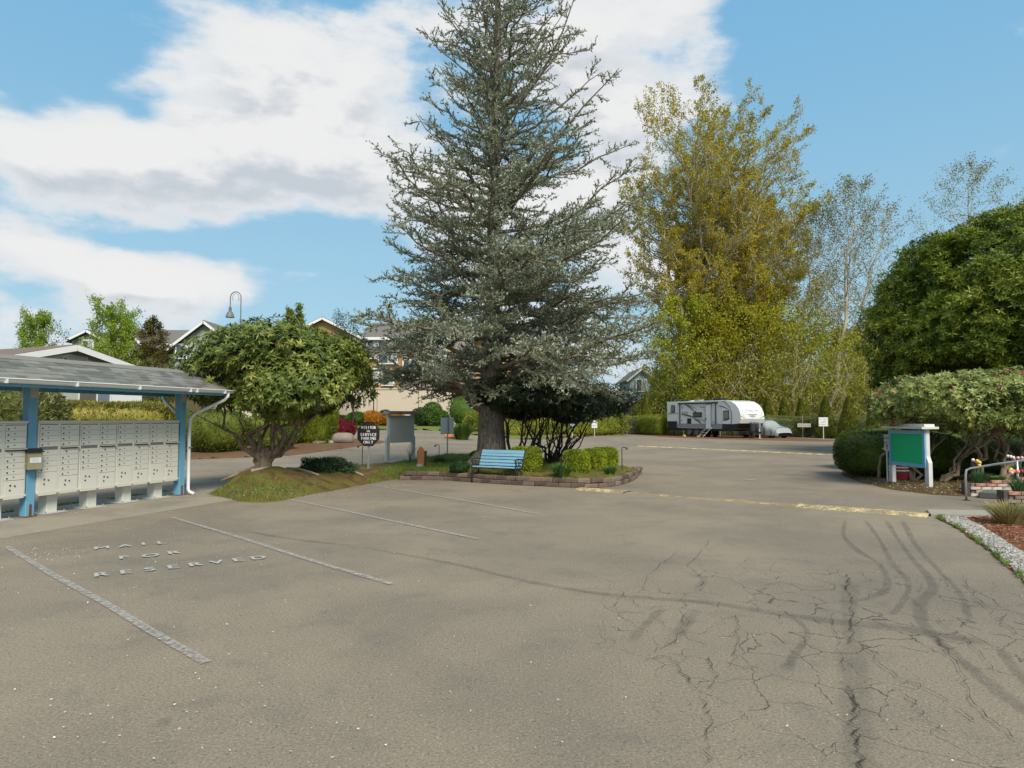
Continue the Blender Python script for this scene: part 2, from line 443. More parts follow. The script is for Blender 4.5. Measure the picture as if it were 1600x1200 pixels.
def heightfield(name, x0, x1, y0, y1, step, hf, m, smooth=True):
    xs = np.arange(x0, x1 + step * .5, step); ys = np.arange(y0, y1 + step * .5, step)
    X, Y = np.meshgrid(xs, ys); Z = hf(X, Y); nx, ny = len(xs), len(ys)
    V = np.stack([X.ravel(), Y.ravel(), Z.ravel()], 1)
    I = np.arange(nx * ny).reshape(ny, nx)
    Fc = np.stack([I[:-1, :-1].ravel(), I[:-1, 1:].ravel(), I[1:, 1:].ravel(), I[1:, :-1].ravel()], 1)
    return V, Fc
def sst(a, b, x):
    t = np.clip((x - a) / (b - a), 0, 1); return t * t * (3 - 2 * t)
def ghn(X, Y): return 0.75 * sst(26, 58, Y) * sst(3, -9, X)
# far ground
GRASSLAND = mat('far_grass', (.075, .10, .035), .95, .25, 1.5, color2=(.10, .085, .04), mixscale=.2)
g_ = MB(); R_ = 900; n_ = 48
g_.v = [(0, 0, -.06)] + [(R_ * math.cos(2 * PI * i / n_), R_ * math.sin(2 * PI * i / n_), -.06) for i in range(n_)]
g_.f = [(0, 1 + i, 1 + (i + 1) % n_) for i in range(n_)]
tag(g_.build('ground', GRASSLAND), kind='structure')
V, Fc = heightfield('road', -60, 50, -12, 72, 1.0, ghn, ASPHALT)
o = link_mesh('asphalt_lot', np_mesh('asphalt_lot', V, Fc, ASPHALT, True)); tag(o, kind='structure')

def soft_strip_mat(name, color, alpha, nscale=9, lo=.3, hi=.7, edge=True, rough=.9, speck=40):
    m = bpy.data.materials.new(name); m.use_nodes = True; t = NT(m.node_tree); b = t.n['Principled BSDF']; out = t.n['Material Output']
    tc = t.new('ShaderNodeTexCoord'); v = tc.outputs['Object']
    n = t.math('ADD', t.math('MULTIPLY', t.noise(v, nscale, 5, .7), .55), t.math('MULTIPLY', t.noise(v, speck, 3, .7), .45))
    a = t.math('MULTIPLY', t.smooth(n, lo, hi), alpha)
    if edge:
        at = t.new('ShaderNodeAttribute', attribute_name='soft'); sp = t.math('SUBTRACT', 1.0, t.math('ABSOLUTE', at.outputs['Fac']))
        e = t.math('ADD', sp, t.math('MULTIPLY_ADD', t.noise(v, 7, 4), .8, -.4))
        a = t.math('MULTIPLY', a, t.smooth(e, .0, .55))
    gr = t.noise(v, 75, 4, .75)
    vm = t.new('ShaderNodeVectorMath', operation='SCALE'); vm.inputs[0].default_value = color; t.link(t.math('MULTIPLY_ADD', gr, .9, .55), vm.inputs[3])
    t.link(vm.outputs[0], b.inputs['Base Color']); b.inputs['Roughness'].default_value = rough; b.inputs['Specular IOR Level'].default_value = .2
    t.link(a, b.inputs['Alpha'])
    return m
STALL = soft_strip_mat('worn_white_line', (.38, .36, .325), .85, 16, .34, .60, edge=False)
LETTERP = soft_strip_mat('worn_white_letters', (.42, .41, .38), .9, 14, .20, .42, edge=False)
SEAL2 = soft_strip_mat('faint_sealer', (.12, .108, .096), .28, 3, .25, .75)
SEAL = soft_strip_mat('old_sealer', (.115, .105, .095), .42, 3, .25, .75)
CRACKM = soft_strip_mat('crack_dark', (.03, .025, .019), .85, 6, .36, .6, edge=False)
YELLOW = soft_strip_mat('worn_yellow_paint', (.60, .465, .23), 1.0, 3.2, .42, .57, edge=False, speck=26)
YELLOW_OLD = soft_strip_mat('very_worn_yellow_paint', (.46, .35, .17), .95, 3, .42, .6, edge=False, speck=26)
def ribbon(name, pts, w, m, z=.004, sub=1, jag=0.0, top=None, seed=0, fade=True):
    """painted or poured strip along ground points; w half-widths"""
    r = random.Random(seed); P = [Vector(p) for p in pts]
    if not isinstance(w, (list, tuple)): w = [w] * len(P)
    Q, Wd = [], []
    for i in range(len(P) - 1):
        for k in range(sub):
            t = k / sub
            if sub > 1 and len(P) > 2:
                p0, p1, p2, p3 = P[max(i - 1, 0)], P[i], P[i + 1], P[min(i + 2, len(P) - 1)]
                q = .5 * ((2 * p1) + (p2 - p0) * t + (2 * p0 - 5 * p1 + 4 * p2 - p3) * t * t + (3 * p1 - p0 - 3 * p2 + p3) * t ** 3)
            else: q = P[i].lerp(P[i + 1], t)
            if jag: q = q + Vector((r.uniform(-jag, jag), r.uniform(-jag, jag), 0))
            Q.append(q); Wd.append(w[i] * (1 - t) + w[i + 1] * t)
    Q.append(P[-1]); Wd.append(w[-1])
    V, Fs, S = [], [], []
    for i, q in enumerate(Q):
        d = Q[min(i + 1, len(Q) - 1)] - Q[max(i - 1, 0)]; n = Vector((-d.y, d.x, 0)); n.normalize()
        ww = Wd[i] * (r.uniform(.55, 1.3) if jag else 1)
        for k, s in ((-1, 1.0), (0, 0.0), (1, 1.0)):
            p = q + n * ww * k; V.append((p.x, p.y, gh(p.x, p.y) + z + (top or 0) * (1 - s))); S.append(s if 1 < i < len(Q) - 2 or not fade else 1.0 if i in (0, len(Q) - 1) else max(s, .55))
        if i:
            a = (i - 1) * 3; b = i * 3; Fs += [(a, a + 1, b + 1, b), (a + 1, a + 2, b + 2, b + 1)]
    me = bpy.data.meshes.new(name); me.from_pydata(V, [], Fs); me.materials.append(m)
    at = me.attributes.new('soft', 'FLOAT', 'POINT'); at.data.foreach_set('value', S)
    o = link_mesh(name, me); return tag(o, kind='structure')

# concrete apron under the mailboxes
U = Vector((.294, .956, 0)).normalized(); NR = Vector((U.y, -U.x, 0))
PB = Vector((-6.98, 14.4, 0)); SP = 3.28
def ROW(s, n, z=0): return PB + U * s + NR * n + Vector((0, 0, z))
CONC = mat('stained_concrete', (.29, .25, .19), .92, .18, 9, bump=.35, bscale=120, color2=(.21, .18, .14), mixscale=.8, mixlo=.4, mixhi=.7)
mb = MB(); a_ = [ROW(-12, 1.62), ROW(-3.2, 1.62), ROW(.6, 1.62), ROW(2.4, 1.05), ROW(1.9, .1), ROW(.9, -.75), ROW(-12, -.85)]
mb.v = [(p.x, p.y, z) for z in (.006, -.1) for p in a_]; n_ = len(a_); mb.f = [tuple(range(n_ - 1, -1, -1))[::-1]] + [(i, n_ + i, n_ + (i + 1) % n_, (i + 1) % n_) for i in range(n_)]
tag(mb.build('pavement', CONC), kind='structure')
# stall lines
for i, pp in enumerate([[(11, 855), (80, 898), (165, 944), (240, 990), (322, 1037)], [(268, 809), (360, 836), (440, 862), (520, 887), (614, 914)],
                        [(448, 780), (520, 795), (600, 812), (680, 829), (748, 843)], [(572, 757), (660, 772), (750, 787), (842, 804)]]):
    ribbon('painted_line', [G(*p) for p in pp], (.036), STALL, .010, seed=i)
# painted words, one object each
ux_ = (G(403, 872.6) - G(157.6, 899)).normalized(); uy_ = Vector((-ux_.y, ux_.x, 0))
for txt, cps in (('RESERVED', None), ('FOR', [(193, 872), (235, 869), (271, 864.5)]), ('MAIL', [(159, 857), (195, 854), (224, 851), (252, 849)])):
    mb = MB()
    for i, ch in enumerate(txt):
        if cps is None: c = G(157.6, 899).lerp(G(403, 872.6), i / 7)
        else: c = G(*cps[i])
        word(mb, ch, c + Vector((0, 0, .013)), ux_, uy_, .27, wscale=.85, bold=.007)
    tag(mb.build('painted_word', LETTERP), kind='structure')
# old sealer tracks, right lane
tracks = [[(1322, 812), (1318, 836), (1340, 860), (1376, 884), (1385, 920), (1345, 938), (1300, 940)],
          [(1352, 812), (1376, 846), (1394, 880), (1420, 912), (1408, 945), (1390, 962)],
          [(1385, 812), (1400, 838), (1425, 872), (1458, 915), (1436, 945), (1450, 985), (1500, 1030), (1560, 1080), (1640, 1140)],
          [(1410, 812), (1430, 850), (1470, 895), (1502, 930), (1515, 975)],
          [(1330, 905), (1328, 960), (1336, 1020), (1334, 1090), (1346, 1200), (1350, 1290)],
          [(1240, 965), (1262, 990), (1238, 1030), (1225, 1050)],
          [(1560, 1010), (1590, 1050), (1640, 1100)],
          [(1070, 900), (1100, 905), (1085, 925)], [(1040, 950), (1010, 975), (985, 1005)], [(1090, 950), (1065, 985), (1040, 1015)]]
for i, pp in enumerate(tracks):
    ribbon('sealer_track', [G(*p) for p in pp], [(.052 if i != 4 else .10) * random.uniform(.55, 1.5) for _ in pp], SEAL if i != 4 and i < 7 else SEAL2, .005 + .0006 * i, sub=5, seed=i)
ribbon('sealer_track', [G(*p) for p in [(560, 855), (700, 880), (820, 908), (950, 930), (1100, 942), (1250, 965), (1420, 985), (1560, 1010)]], [.03, .04, .05, .06, .07, .1, .13, .1], SEAL, .0115, sub=5)
ribbon('sealer_track', [G(*p) for p in [(370, 828), (450, 842), (560, 855)]], [.03, .05, .03], SEAL, .0125, sub=4)
cracks = [[(1325, 900), (1327, 935), (1332, 985), (1330, 1010)], [(1330, 1075), (1335, 1120), (1342, 1160), (1350, 1215)],
          [(1108, 845), (1092, 868), (1075, 885), (1098, 905), (1095, 925)], [(1010, 1035), (1045, 1030), (1075, 1065), (1100, 1100), (1110, 1140), (1105, 1200)],
          [(970, 925), (1000, 950), (1035, 950)], [(1110, 1030), (1120, 1060), (1108, 1080)], [(1300, 960), (1310, 1010), (1320, 1050)],
          [(1360, 1020), (1400, 1060), (1450, 1080), (1520, 1130)], [(1410, 930), (1470, 975), (1520, 1010), (1560, 1060)],
          [(1470, 1010), (1500, 1050), (1530, 1110), (1590, 1160)], [(1070, 960), (1060, 1000), (1020, 1020)], [(1420, 1090), (1440, 1120), (1480, 1150)],
          [(1060, 860), (1015, 900), (1000, 930)], [(1150, 965), (1152, 1010), (1140, 1045)], [(1500, 900), (1540, 950), (1600, 1000)], [(560, 1170), (640, 1130), (700, 1100)]]
for i, pp in enumerate(cracks[:15]):
    ribbon('crack', [G(*p) for p in pp], (.0036 if i > 1 else .007), CRACKM, .0145 + .0004 * i, sub=8, jag=.022, seed=40 + i)
# speed bumps: low rounded asphalt ridges with worn yellow paint
def bump_ridge(p, q, hw, zt, paint, seed):
    d = (q - p).normalized(); n = Vector((-d.y, d.x, 0)); mbr = MB(); mbp = MB(); N = 40
    for i in range(N + 1):
        c = p.lerp(q, i / N) + n * .03 * math.sin(i * .9 + seed)
        for k in range(7):
            s = k / 3 - 1; x = c + n * hw * s; z = gh(x.x, x.y) - .004 + zt * math.cos(s * PI / 2) ** .8 if abs(s) < 1 else gh(x.x, x.y) - .004
            mbr.v.append((x.x, x.y, z)); mbp.v.append((x.x, x.y, z + .004))
        if i:
            a = (i - 1) * 7; b = i * 7
            for k in range(6):
                mbr.f.append((a + k, a + k + 1, b + k + 1, b + k))
                mbp.f.append((a + k, a + k + 1, b + k + 1, b + k))
    r = tag(mbr.build('speed_bump', ASPHALT, smooth=True), kind='structure'); mbp.build('paint', paint, r, smooth=True)
P1, P2 = G(905, 764), G(1452, 806)
bump_ridge(P1, P1.lerp(P2, .18), .25, .035, YELLOW, 1); bump_ridge(P1.lerp(P2, .18), P1.lerp(P2, .7), .16, .02, YELLOW_OLD, 2)
bump_ridge(P1.lerp(P2, .7), P2, .24, .04, YELLOW, 3)
bump_ridge(G(1000, 697), G(1304, 711), .30, .03, YELLOW, 4)
ribbon('painted_line', [G(1160, 749), G(1180, 751)], .13, STALL, .011)

# ---------------------------------------------------------------- polygons with height
def sdist(P, X, Y):
    """signed distance to polygon, + inside"""
    shp = X.shape; x = X.ravel(); y = Y.ravel(); d = np.full(len(x), 1e9); ins = np.zeros(len(x), bool); n = len(P)
    for i in range(n):
        ax, ay = P[i][:2]; bx, by = P[(i + 1) % n][:2]
        ex, ey = bx - ax, by - ay; t = np.clip(((x - ax) * ex + (y - ay) * ey) / (ex * ex + ey * ey + 1e-12), 0, 1)
        d = np.minimum(d, np.hypot(x - ax - t * ex, y - ay - t * ey))
        c = ((ay > y) != (by > y)); xx = (bx - ax) * (y - ay) / ((by - ay) if abs(by - ay) > 1e-12 else 1e-12) + ax
        ins ^= c & (x < xx)
    return np.where(ins, d, -d).reshape(shp)
def spline(P, sub=6):
    out = []; n = len(P)
    for i in range(n):
        p0, p1, p2, p3 = [Vector(P[(i + k) % n]) for k in (-1, 0, 1, 2)]
        for k in range(sub):
            t = k / sub; out.append(.5 * ((2 * p1) + (p2 - p0) * t + (2 * p0 - 5 * p1 + 4 * p2 - p3) * t * t + (3 * p1 - p0 - 3 * p2 + p3) * t ** 3))
    return out
def vnoise(X, Y, sc, seed):
    r = np.random.default_rng(seed); s = np.zeros(X.shape)
    for _ in range(9):
        a = r.uniform(0, 2 * PI); f = sc * r.uniform(.5, 2); s += np.sin(X * math.cos(a) * f + Y * math.sin(a) * f + r.uniform(0, 6.28))
    return s / 3
def bed(name, poly, step, hfun, m, margin=.3):
    xs = [p[0] for p in poly]; ys = [p[1] for p in poly]
    V, Fc = heightfield(name, min(xs) - margin, max(xs) + margin, min(ys) - margin, max(ys) + margin, step, hfun, m)
    d = sdist(poly, V[:, 0], V[:, 1]); ok = d > -margin * .8
    keep = ok[Fc].all(1); Fc = Fc[keep]; used = np.unique(Fc); mp = np.full(len(V), -1); mp[used] = np.arange(len(used))
    o = link_mesh(name, np_mesh(name, V[used], mp[Fc], m, True)); return tag(o, kind='structure')
def groundcover_mat(name, cols, scale=3.0, fine=40):
    m = bpy.data.materials.new(name); m.use_nodes = True; t = NT(m.node_tree); b = t.n['Principled BSDF']; tc = t.new('ShaderNodeTexCoord'); v = tc.outputs['Object']
    n = t.math('ADD', t.math('MULTIPLY', t.noise(v, scale, 6, .65, .5), .7), t.math('MULTIPLY', t.noise(v, fine, 3, .6), .3))
    k = len(cols); c = t.ramp(n, [(.3 + .4 * i / (k - 1), cc) for i, cc in enumerate(cols)])
    t.link(c, b.inputs['Base Color']); b.inputs['Roughness'].default_value = .95; b.inputs['Specular IOR Level'].default_value = .15
    bn = t.new('ShaderNodeBump'); bn.inputs['Strength'].default_value = .9; bn.inputs['Distance'].default_value = .03
    t.link(t.noise(v, 45, 5, .7), bn.inputs['Height']); t.link(bn.outputs[0], b.inputs['Normal']); return m
MOSS = groundcover_mat('moss_and_needles', [(.04, .022, .012), (.10, .055, .025), (.15, .11, .035), (.13, .14, .022), (.08, .12, .02)], 2.6)
TURF = groundcover_mat('thin_turf', [(.16, .12, .06), (.14, .14, .05), (.10, .15, .035), (.12, .17, .03)], 1.6)
MULCH = groundcover_mat('bark_mulch', [(.10, .035, .018), (.20, .075, .035), (.28, .12, .06)], 9, 70)
BEDSOIL = groundcover_mat('leaf_litter', [(.05, .04, .02), (.12, .07, .035), (.14, .12, .04)], 3, 60)

isl = [G(322, 771), G(348, 780), G(388, 786), G(438, 784), G(478, 776), G(525, 767), G(575, 757.5), G(622, 750), G(680, 750), G(730, 753), G(790, 757), G(850, 760), G(905, 762), G(948, 761),
       G(978, 755), G(994, 747), G(996, 740), G(985, 733, .18), G(950, 727, .22), G(900, 722, .22), G(845, 716, .22), G(760, 710.5, .22), G(690, 711, .22), G(620, 716, .22), G(560, 722, .22), G(500, 728, .2), G(440, 738, .1), G(370, 752, .05)]
isl = spline(isl, 5)
islp = [(p.x, p.y) for p in isl]
TR = Vector((-5.75, 15.9)); STUMP = Vector((-4.75, 17.6))
def isl_h(X, Y):
    d = sdist(islp, X, Y)
    edge = -.05 + .24 * sst(-.25, .95, d)
    brick = sst(-3.2, -2.4, X)
    flat = np.where(d > .10, .225, -.06)
    z = edge * (1 - brick) + flat * brick
    m = .30 * np.exp(-(((X - TR.x) / 1.15) ** 2 + ((Y - TR.y) / .95) ** 2)) + .13 * np.exp(-(((X - STUMP.x) / .9) ** 2 + ((Y - STUMP.y) / .8) ** 2))
    z = z + m * sst(-.05, .5, d) + (.03 * vnoise(X, Y, 3, 5) + .016 * vnoise(X, Y, 11, 6)) * sst(.05, .5, d)
    return z
def isl_z(x, y): return float(isl_h(np.array([x]), np.array([y]))[0])
bed('planting_island', islp, .07, isl_h, MOSS, .35)
def scatter_blades(name, pts, hh, ww, m, spread=.5):
    n = len(pts); C = np.array(pts); D = unit(rng.normal(size=(n, 3)) * np.array([spread, spread, 0]) + np.array([0, 0, 1.0]))
    S = unit(np.cross(D, rand_dirs(n))); hs = hh * rng.uniform(.5, 1.3, n)[:, None]
    V = np.stack([C - S * ww / 2, C + S * ww / 2, C + D * hs], 1).reshape(-1, 3); Fc = np.arange(n * 3).reshape(n, 3)
    return np_mesh(name, V, Fc, m)
GRASSM = leafmat('grass_blades', [(.10, .16, .03), (.16, .24, .04), (.26, .30, .07)], .3, .6, .8, .3)
def sample_in(poly, n, cond=None):
    xs = [p[0] for p in poly]; ys = [p[1] for p in poly]; out = np.zeros((0, 2))
    while len(out) < n:
        P = np.stack([rng.uniform(min(xs), max(xs), n * 2), rng.uniform(min(ys), max(ys), n * 2)], 1)
        k = sdist(poly, P[:, 0], P[:, 1]) > .03
        if cond is not None: k &= cond(P[:, 0], P[:, 1])
        out = np.concatenate([out, P[k]])
        if not k.any(): break
    return out[:n]
def grass_cond(x, y):
    nz = vnoise(x, y, 2.2, 11)
    w = np.where(x > -3.6, .85, 0.0) + np.where((y - 15) < (x + 6.5) * .55 + nz * .35 - .45, .5, 0) * (x < -3.4)
    w = np.where((x > -1.2) & (y < 19.0), .22, w)
    w *= .55 + .6 * (nz > -.25)
    return rng.random(len(x)) < w
P_ = sample_in(islp, 42000, grass_cond); Z_ = isl_h(P_[:, 0], P_[:, 1])
tag(link_mesh('grass', scatter_blades('grass', np.column_stack([P_, Z_ - .01]), .075, .016, GRASSM, .6)), 'patchy short green grass on the planting island', 'grass', kind='stuff')

# ---------------------------------------------------------------- edging of concrete blocks round the right end of the island
BLOCK = mat('edging_block', (.155, .108, .08), .9, .25, 9, bump=.6, bscale=35, objrand=.42, color2=(.12, .09, .07), mixscale=3, mixlo=.5, mixhi=.75)
edging = empty('edging_wall', (0, 0, 0), 'low two-course curved retaining edge of brownish blocks around the right end of the planting island', 'edging')
bl = {}
for kx in range(3):
    mb = MB(); mb.box((0, 0, 0), (.285 + .012 * kx, .19, .104), bev=.014)
    for i in range(len(mb.v)):
        x, y, z = mb.v[i]; mb.v[i] = (x + random.uniform(-.005, .005), y + random.uniform(-.009, .009), z + random.uniform(-.004, .004))
    bl[kx] = mb.mesh('block', BLOCK)
path = [p for p in isl if p.x > -3.0]
# order along front then right end then back
i0 = min(range(len(isl)), key=lambda i: (isl[i] - G(630, 749)).length)
seq = [isl[(i0 + k) % len(isl)] for k in range(len(isl))]
cut = 0
for k, p in enumerate(seq):
    if p.y > 24.5: break
    cut = k
seq = seq[:cut + 1]
def walk(seq, step, start=0.0):
    out = []; acc = start; prev = seq[0]
    for q in seq[1:]:
        L = (q - prev).length
        while acc <= L:
            d = (q - prev).normalized(); out.append((prev + d * acc, d)); acc += step
        acc -= L; prev = q
    return out
nb = 0
for course in range(2):
    for k, (p, d) in enumerate(walk(seq, .305, .15 * course)):
        if k > 62: break
        tilt = random.gauss(0, .012)
        o = link_mesh('block', bl[k % 3], edging); nrm = Vector((-d.y, d.x, 0)); off = nrm * (.06 + .02 * course)
        o.location = (p.x + off.x, p.y + off.y, .048 + .107 * course + random.gauss(0, .003)); o.rotation_euler = (tilt, tilt, math.atan2(d.y, d.x) + random.gauss(0, .02)); nb += 1

# ---------------------------------------------------------------- mail shelter
SHINGLE = mat('grey_green_shingles', (.155, .155, .138), .95, .2, 30, bump=.6, bscale=150, objrand=.34)
SHL0, SHL1 = -7.4, .65; EN = .81; ZR, ZE = 2.60, 2.20
shelter = empty('mail_shelter', ROW(0, 0), 'open mail shelter with pale blue posts, grey shingled gable roof and white gutters', 'shelter', rz=math.atan2(U.y, U.x))
# local frame of shelter: +x = U (along the row), +y = -NR (away from the lot)
slope = math.atan2(ZR - ZE, EN); SL = math.hypot(ZR - ZE, EN)
for k, sx in enumerate((0, -SP, -2 * SP)):
    mb = MB().box((sx, 0, 1.12), (.15, .15, 2.28), bev=.008)
    po = mb.build('post', BLUE, shelter)
    MB().box((sx, -.088, 2.10), (.13, .022, .29)).box((sx, .088, 2.10), (.13, .022, .29)).build('bracket_plate', GREYPAINT, po)
    MB().box((sx + .0, -.082, .10), (.035, .012, .22)).box((sx, -.02, .012), (.19, .19, .02)).build('rusty_foot', mat('rust', (.16, .06, .03), .9, .4, 30, bump=.4), po)
mb = MB()
mb.bar((SHL0, 0, 2.33), (SHL1 - .1, 0, 2.33), .14, .17)
mb.build('ridge_beam', BLUE, shelter)
for s in (-1, 1):
    MB().bar((SHL0, s * (EN - .035), ZE - .05), (SHL1 - .02, s * (EN - .035), ZE - .05), .035, .125).build('fascia', BLUE, shelter)
mb = MB()
for k in range(12):
    x = SHL1 - .04 - k * .7
    for s in (-1, 1): mb.bar((x, 0, ZR - .09), (x, s * (EN - .06), ZE - .04), .04, .09)
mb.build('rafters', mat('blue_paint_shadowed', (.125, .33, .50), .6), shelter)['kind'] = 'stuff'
# roof decks
for s in (-1, 1):
    mb = MB(); y1 = s * (EN + .03); ze = ZE - .015
    P = [(SHL0, 0, ZR), (SHL1, 0, ZR), (SHL1, y1, ze), (SHL0, y1, ze)]
    mb.v = [(x, y, z) for x, y, z in P] + [(x, y, z - .035) for x, y, z in P]
    mb.f = [(0, 1, 2, 3), (7, 6, 5, 4), (0, 4, 5, 1), (1, 5, 6, 2), (2, 6, 7, 3), (3, 7, 4, 0)]
    mb.build('roof_deck', mat('roof_deck_wood', (.22, .22, .20), .9), shelter)
tab = []
for v in range(4):
    mb = MB(); w = [.285, .19, .235, .15][v]; mb.box((0, 0, 0), (w, .165, .010), taper=.97); tab.append(mb.mesh('shingle', SHINGLE))
rows = 7; ns = 0
for r in range(rows):
    t = (r + .5) / rows; x = SHL0 + 1.35 + (r % 2) * .13
    while x < SHL1 - .04 and ns < 290:
        v = random.choice((0, 0, 1, 2, 3)); w = [.285, .19, .235, .15][v]
        if x + w > SHL1 + .02: v = 3; w = .15
        o = link_mesh('shingle', tab[v], shelter)
        yy = -(EN + .035) * (1 - t); zz = (ZE - .015) + (ZR - ZE + .015) * t + .012 + random.choice((0, .004))
        o.location = (x + w / 2, yy, zz); o.rotation_euler = (slope - .035 , 0, 0); x += w + .006; ns += 1
mb = MB(); mb.v = [(SHL0, -.14, ZR - .045), (SHL0, 0, ZR + .035), (SHL0, .14, ZR - .045), (SHL1 + .01, -.14, ZR - .045), (SHL1 + .01, 0, ZR + .035), (SHL1 + .01, .14, ZR - .045)]
mb.f = [(0, 3, 4, 1), (1, 4, 5, 2)]; mb.build('ridge_cap', mat('ridge_cap_grey', (.19, .185, .155), .95, .15, 20, bump=.4), shelter)
for s in (-1, 1):
    mb = MB(); prof = []
    for k in range(9):
        a = PI * k / 8; prof.append((s * (EN + .045) + math.cos(a) * .052, ZE + .0 - math.sin(a) * .065))
    prof2 = [(y + (0.004 if i < 4 else -.004 if i > 4 else 0), z - .004) for i, (y, z) in enumerate(prof)]
    x0, x1 = SHL0, SHL1 + .06; n = 9
    mb.v = [(x0, y, z) for y, z in prof] + [(x1, y, z) for y, z in prof]
    mb.f = [(i, i + 1, n + i + 1, n + i) for i in range(8)] + [tuple(range(n, 2 * n))]
    mb.tube([(x0, s * (EN + .102), ZE), (x1, s * (EN + .102), ZE)], .010, 6)
    gu = mb.build('gutter', WHITE, shelter, smooth=False)
    if s < 0:
        mbh = MB()
        for k, xx in enumerate((.25, -.55, -.72, -1.95, -3.2, -4.35, -5.3)):
            mbh.box((xx, s * (EN + .05), ZE - .03), (.035, .118, .08))
        mbh.build('joint_collar', WHITE, gu)
    # downspout: from the gutter end back to the end post
    pts = [(.40, s * (EN + .045), ZE - .03), (.40, s * (EN + .045), ZE - .12), (.37, s * (EN - .02), ZE - .2), (.16, s * .25, 1.72), (.12, s * .14, 1.60), (.12, s * .125, 1.2), (.12, s * .125, .12), (.13, s * .16, .06), (.13, s * .27, .03)]
    MB().tube(pts, .036, 8).build('downspout', WHITE, shelter, smooth=True)
MB().box((.12, -.165, 1.0), (.10, .008, .03)).build('downspout_strap', GALV, shelter)

# mailbox units
BOXP = mat('warm_grey_box_paint', (.68, .65, .56), .5, .04, 3, spec=.3)
BOXD = mat('warm_grey_door_paint', (.70, .67, .58), .45, .03, 3, spec=.35)
GAP = mat('dark_seam', (.10, .095, .085), .8)
LOCK = mat('lock_metal', (.03, .028, .025), .4)
LABELM = mat('number_tag', (.16, .16, .16), .5)
WPL = mat('pale_escutcheon', (.66, .62, .52), .5)
UW, UD, Z0, Z1 = .765, .44, .36, 1.535
door_m = MB().box((0, 0, 0), (.325, .012, .088), bev=.002).mesh('mailbox_door', BOXD)
small_lock = MB(); small_lock.v = []; small_lock.lathe((0, 0, 0), [(.0125, 0), (.0125, .009)], 8)
small_lock = small_lock.mesh('lock', LOCK)
tag_m = MB().box((0, 0, 0), (.022, .004, .018)).mesh('number_tag', LABELM)
par1 = MB().box((0, 0, 0), (.325, .012, .385), bev=.004).mesh('parcel_door', BOXD)
par2 = MB().box((0, 0, 0), (.325, .012, .292), bev=.004).mesh('parcel_door', BOXD)
ring_m = MB().lathe((0, 0, 0), [(.026, 0), (.026, .005)], 12).mesh('lock_plate', WPL)
def mailbox_unit():
    root = empty('mailbox_unit', (0, 0, 0), 'x', 'mailbox', group='pedestal mailbox cabinets in the shelter')
    MB().box((0, UD / 2, (Z0 + Z1) / 2), (UW - .012, UD, Z1 - Z0), bev=.008).build('cabinet', BOXP, root)
    MB().box((0, UD / 2, Z1 + .018), (UW + .0, UD + .05, .036), bev=.008).build('cap', BOXP, root)
    MB().box((0, -.002, Z0 + .012), (UW - .004, .02, .03)).build('lower_lip', BOXP, root)
    ped = MB().box((0, UD / 2, Z0 / 2), (.20, .20, Z0), bev=.012).build('pedestal', BOXP, root)
    MB().box((0, UD / 2, .012), (.42, .42, .012)).build('base_plate', GREYPAINT, ped)
    for k in range(4):
        MB().lathe((.17 * (1 if k % 2 else -1), UD / 2 + .17 * (1 if k > 1 else -1), .02), [(.014, 0), (.014, .03)], 6).build('anchor_bolt', GALV, ped)
    SEAMC = mat('seam_shadow_grey', (.20, .19, .165), .7)
    for col in (-1, 1):
        xs_ = col * (UW / 4 + .002) + (0 if col < 0 else -.006); MB().box((xs_, .001, (Z0 + Z1) / 2 + .012), (.329, .006, Z1 - Z0 - .068)).build('door_gap_shade', SEAMC, root)  # added dark sheet behind the doors; its colour stands in for shade in the gaps
        x = col * (UW / 4 + .002) + (0 if col < 0 else -.006); z = Z1 - .035; 
        def door(zc, lock=(-.125, .0), tg=(-.02, .004)):
            d = link_mesh('mailbox_door', door_m, root, (x, -.004, zc))
            link_mesh('lock', small_lock, d, (lock[0], -.005, lock[1] - .012), (PI / 2, 0, 0))
            if tg: link_mesh('number_tag', tag_m, d, (tg[0], -.007, tg[1]))
        for k in range(4): door(z - .045 - k * .092)
        z -= 4 * .092
        if col > 0:
            MB().box((x, -.03, z - .012), (.33, .055, .012)).build('outgoing_slot_hood', BOXP, root)
            MB().box((x, -.001, z - .026), (.31, .006, .016)).build('slot', GAP, root)
            z -= .045; door(z - .045, lock=(-.06, .012), tg=None); z -= .092
        else: z -= .05
        for k in range(4): door(z - .045 - k * .092)
        z -= 4 * .092
        if col > 0: pd = link_mesh('parcel_door', par2, root, (x, -.004, z - .005 - .146))
        else: pd = link_mesh('parcel_door', par1, root, (x, -.004, z - .005 - .19))
        link_mesh('lock_plate', ring_m, pd, (-.07, -.004, .075), (PI / 2, 0, 0))
        for (lx, lz) in ((-.07, .075), (-.075, .0), (.005, .06)): link_mesh('lock', small_lock, pd, (lx, -.008, lz), (PI / 2, 0, 0))
    return root
mu = mailbox_unit()
mu_labels = ['grey mailbox cabinet cut by the left edge, left of the first blue post', 'grey mailbox cabinet just right of the first blue post, behind the drop box',
             'grey mailbox cabinet second to the right of the first blue post', 'grey mailbox cabinet third to the right of the first blue post', 'grey mailbox cabinet at the right end, next to the downspouts']
for k, s in enumerate((-.52 - 3 * UW - .06 - UW - .13, -.52 - 3 * UW - .005, -.52 - 2 * UW, -.52 - UW, -.52)):
    c = mu if k == 0 else copy_tree(mu)
    p = ROW(s, .10); c.location = (p.x, p.y, .004 * (k % 2)); c.rotation_euler = (0, 0, math.atan2(U.y, U.x)); c['label'] = mu_labels[k]

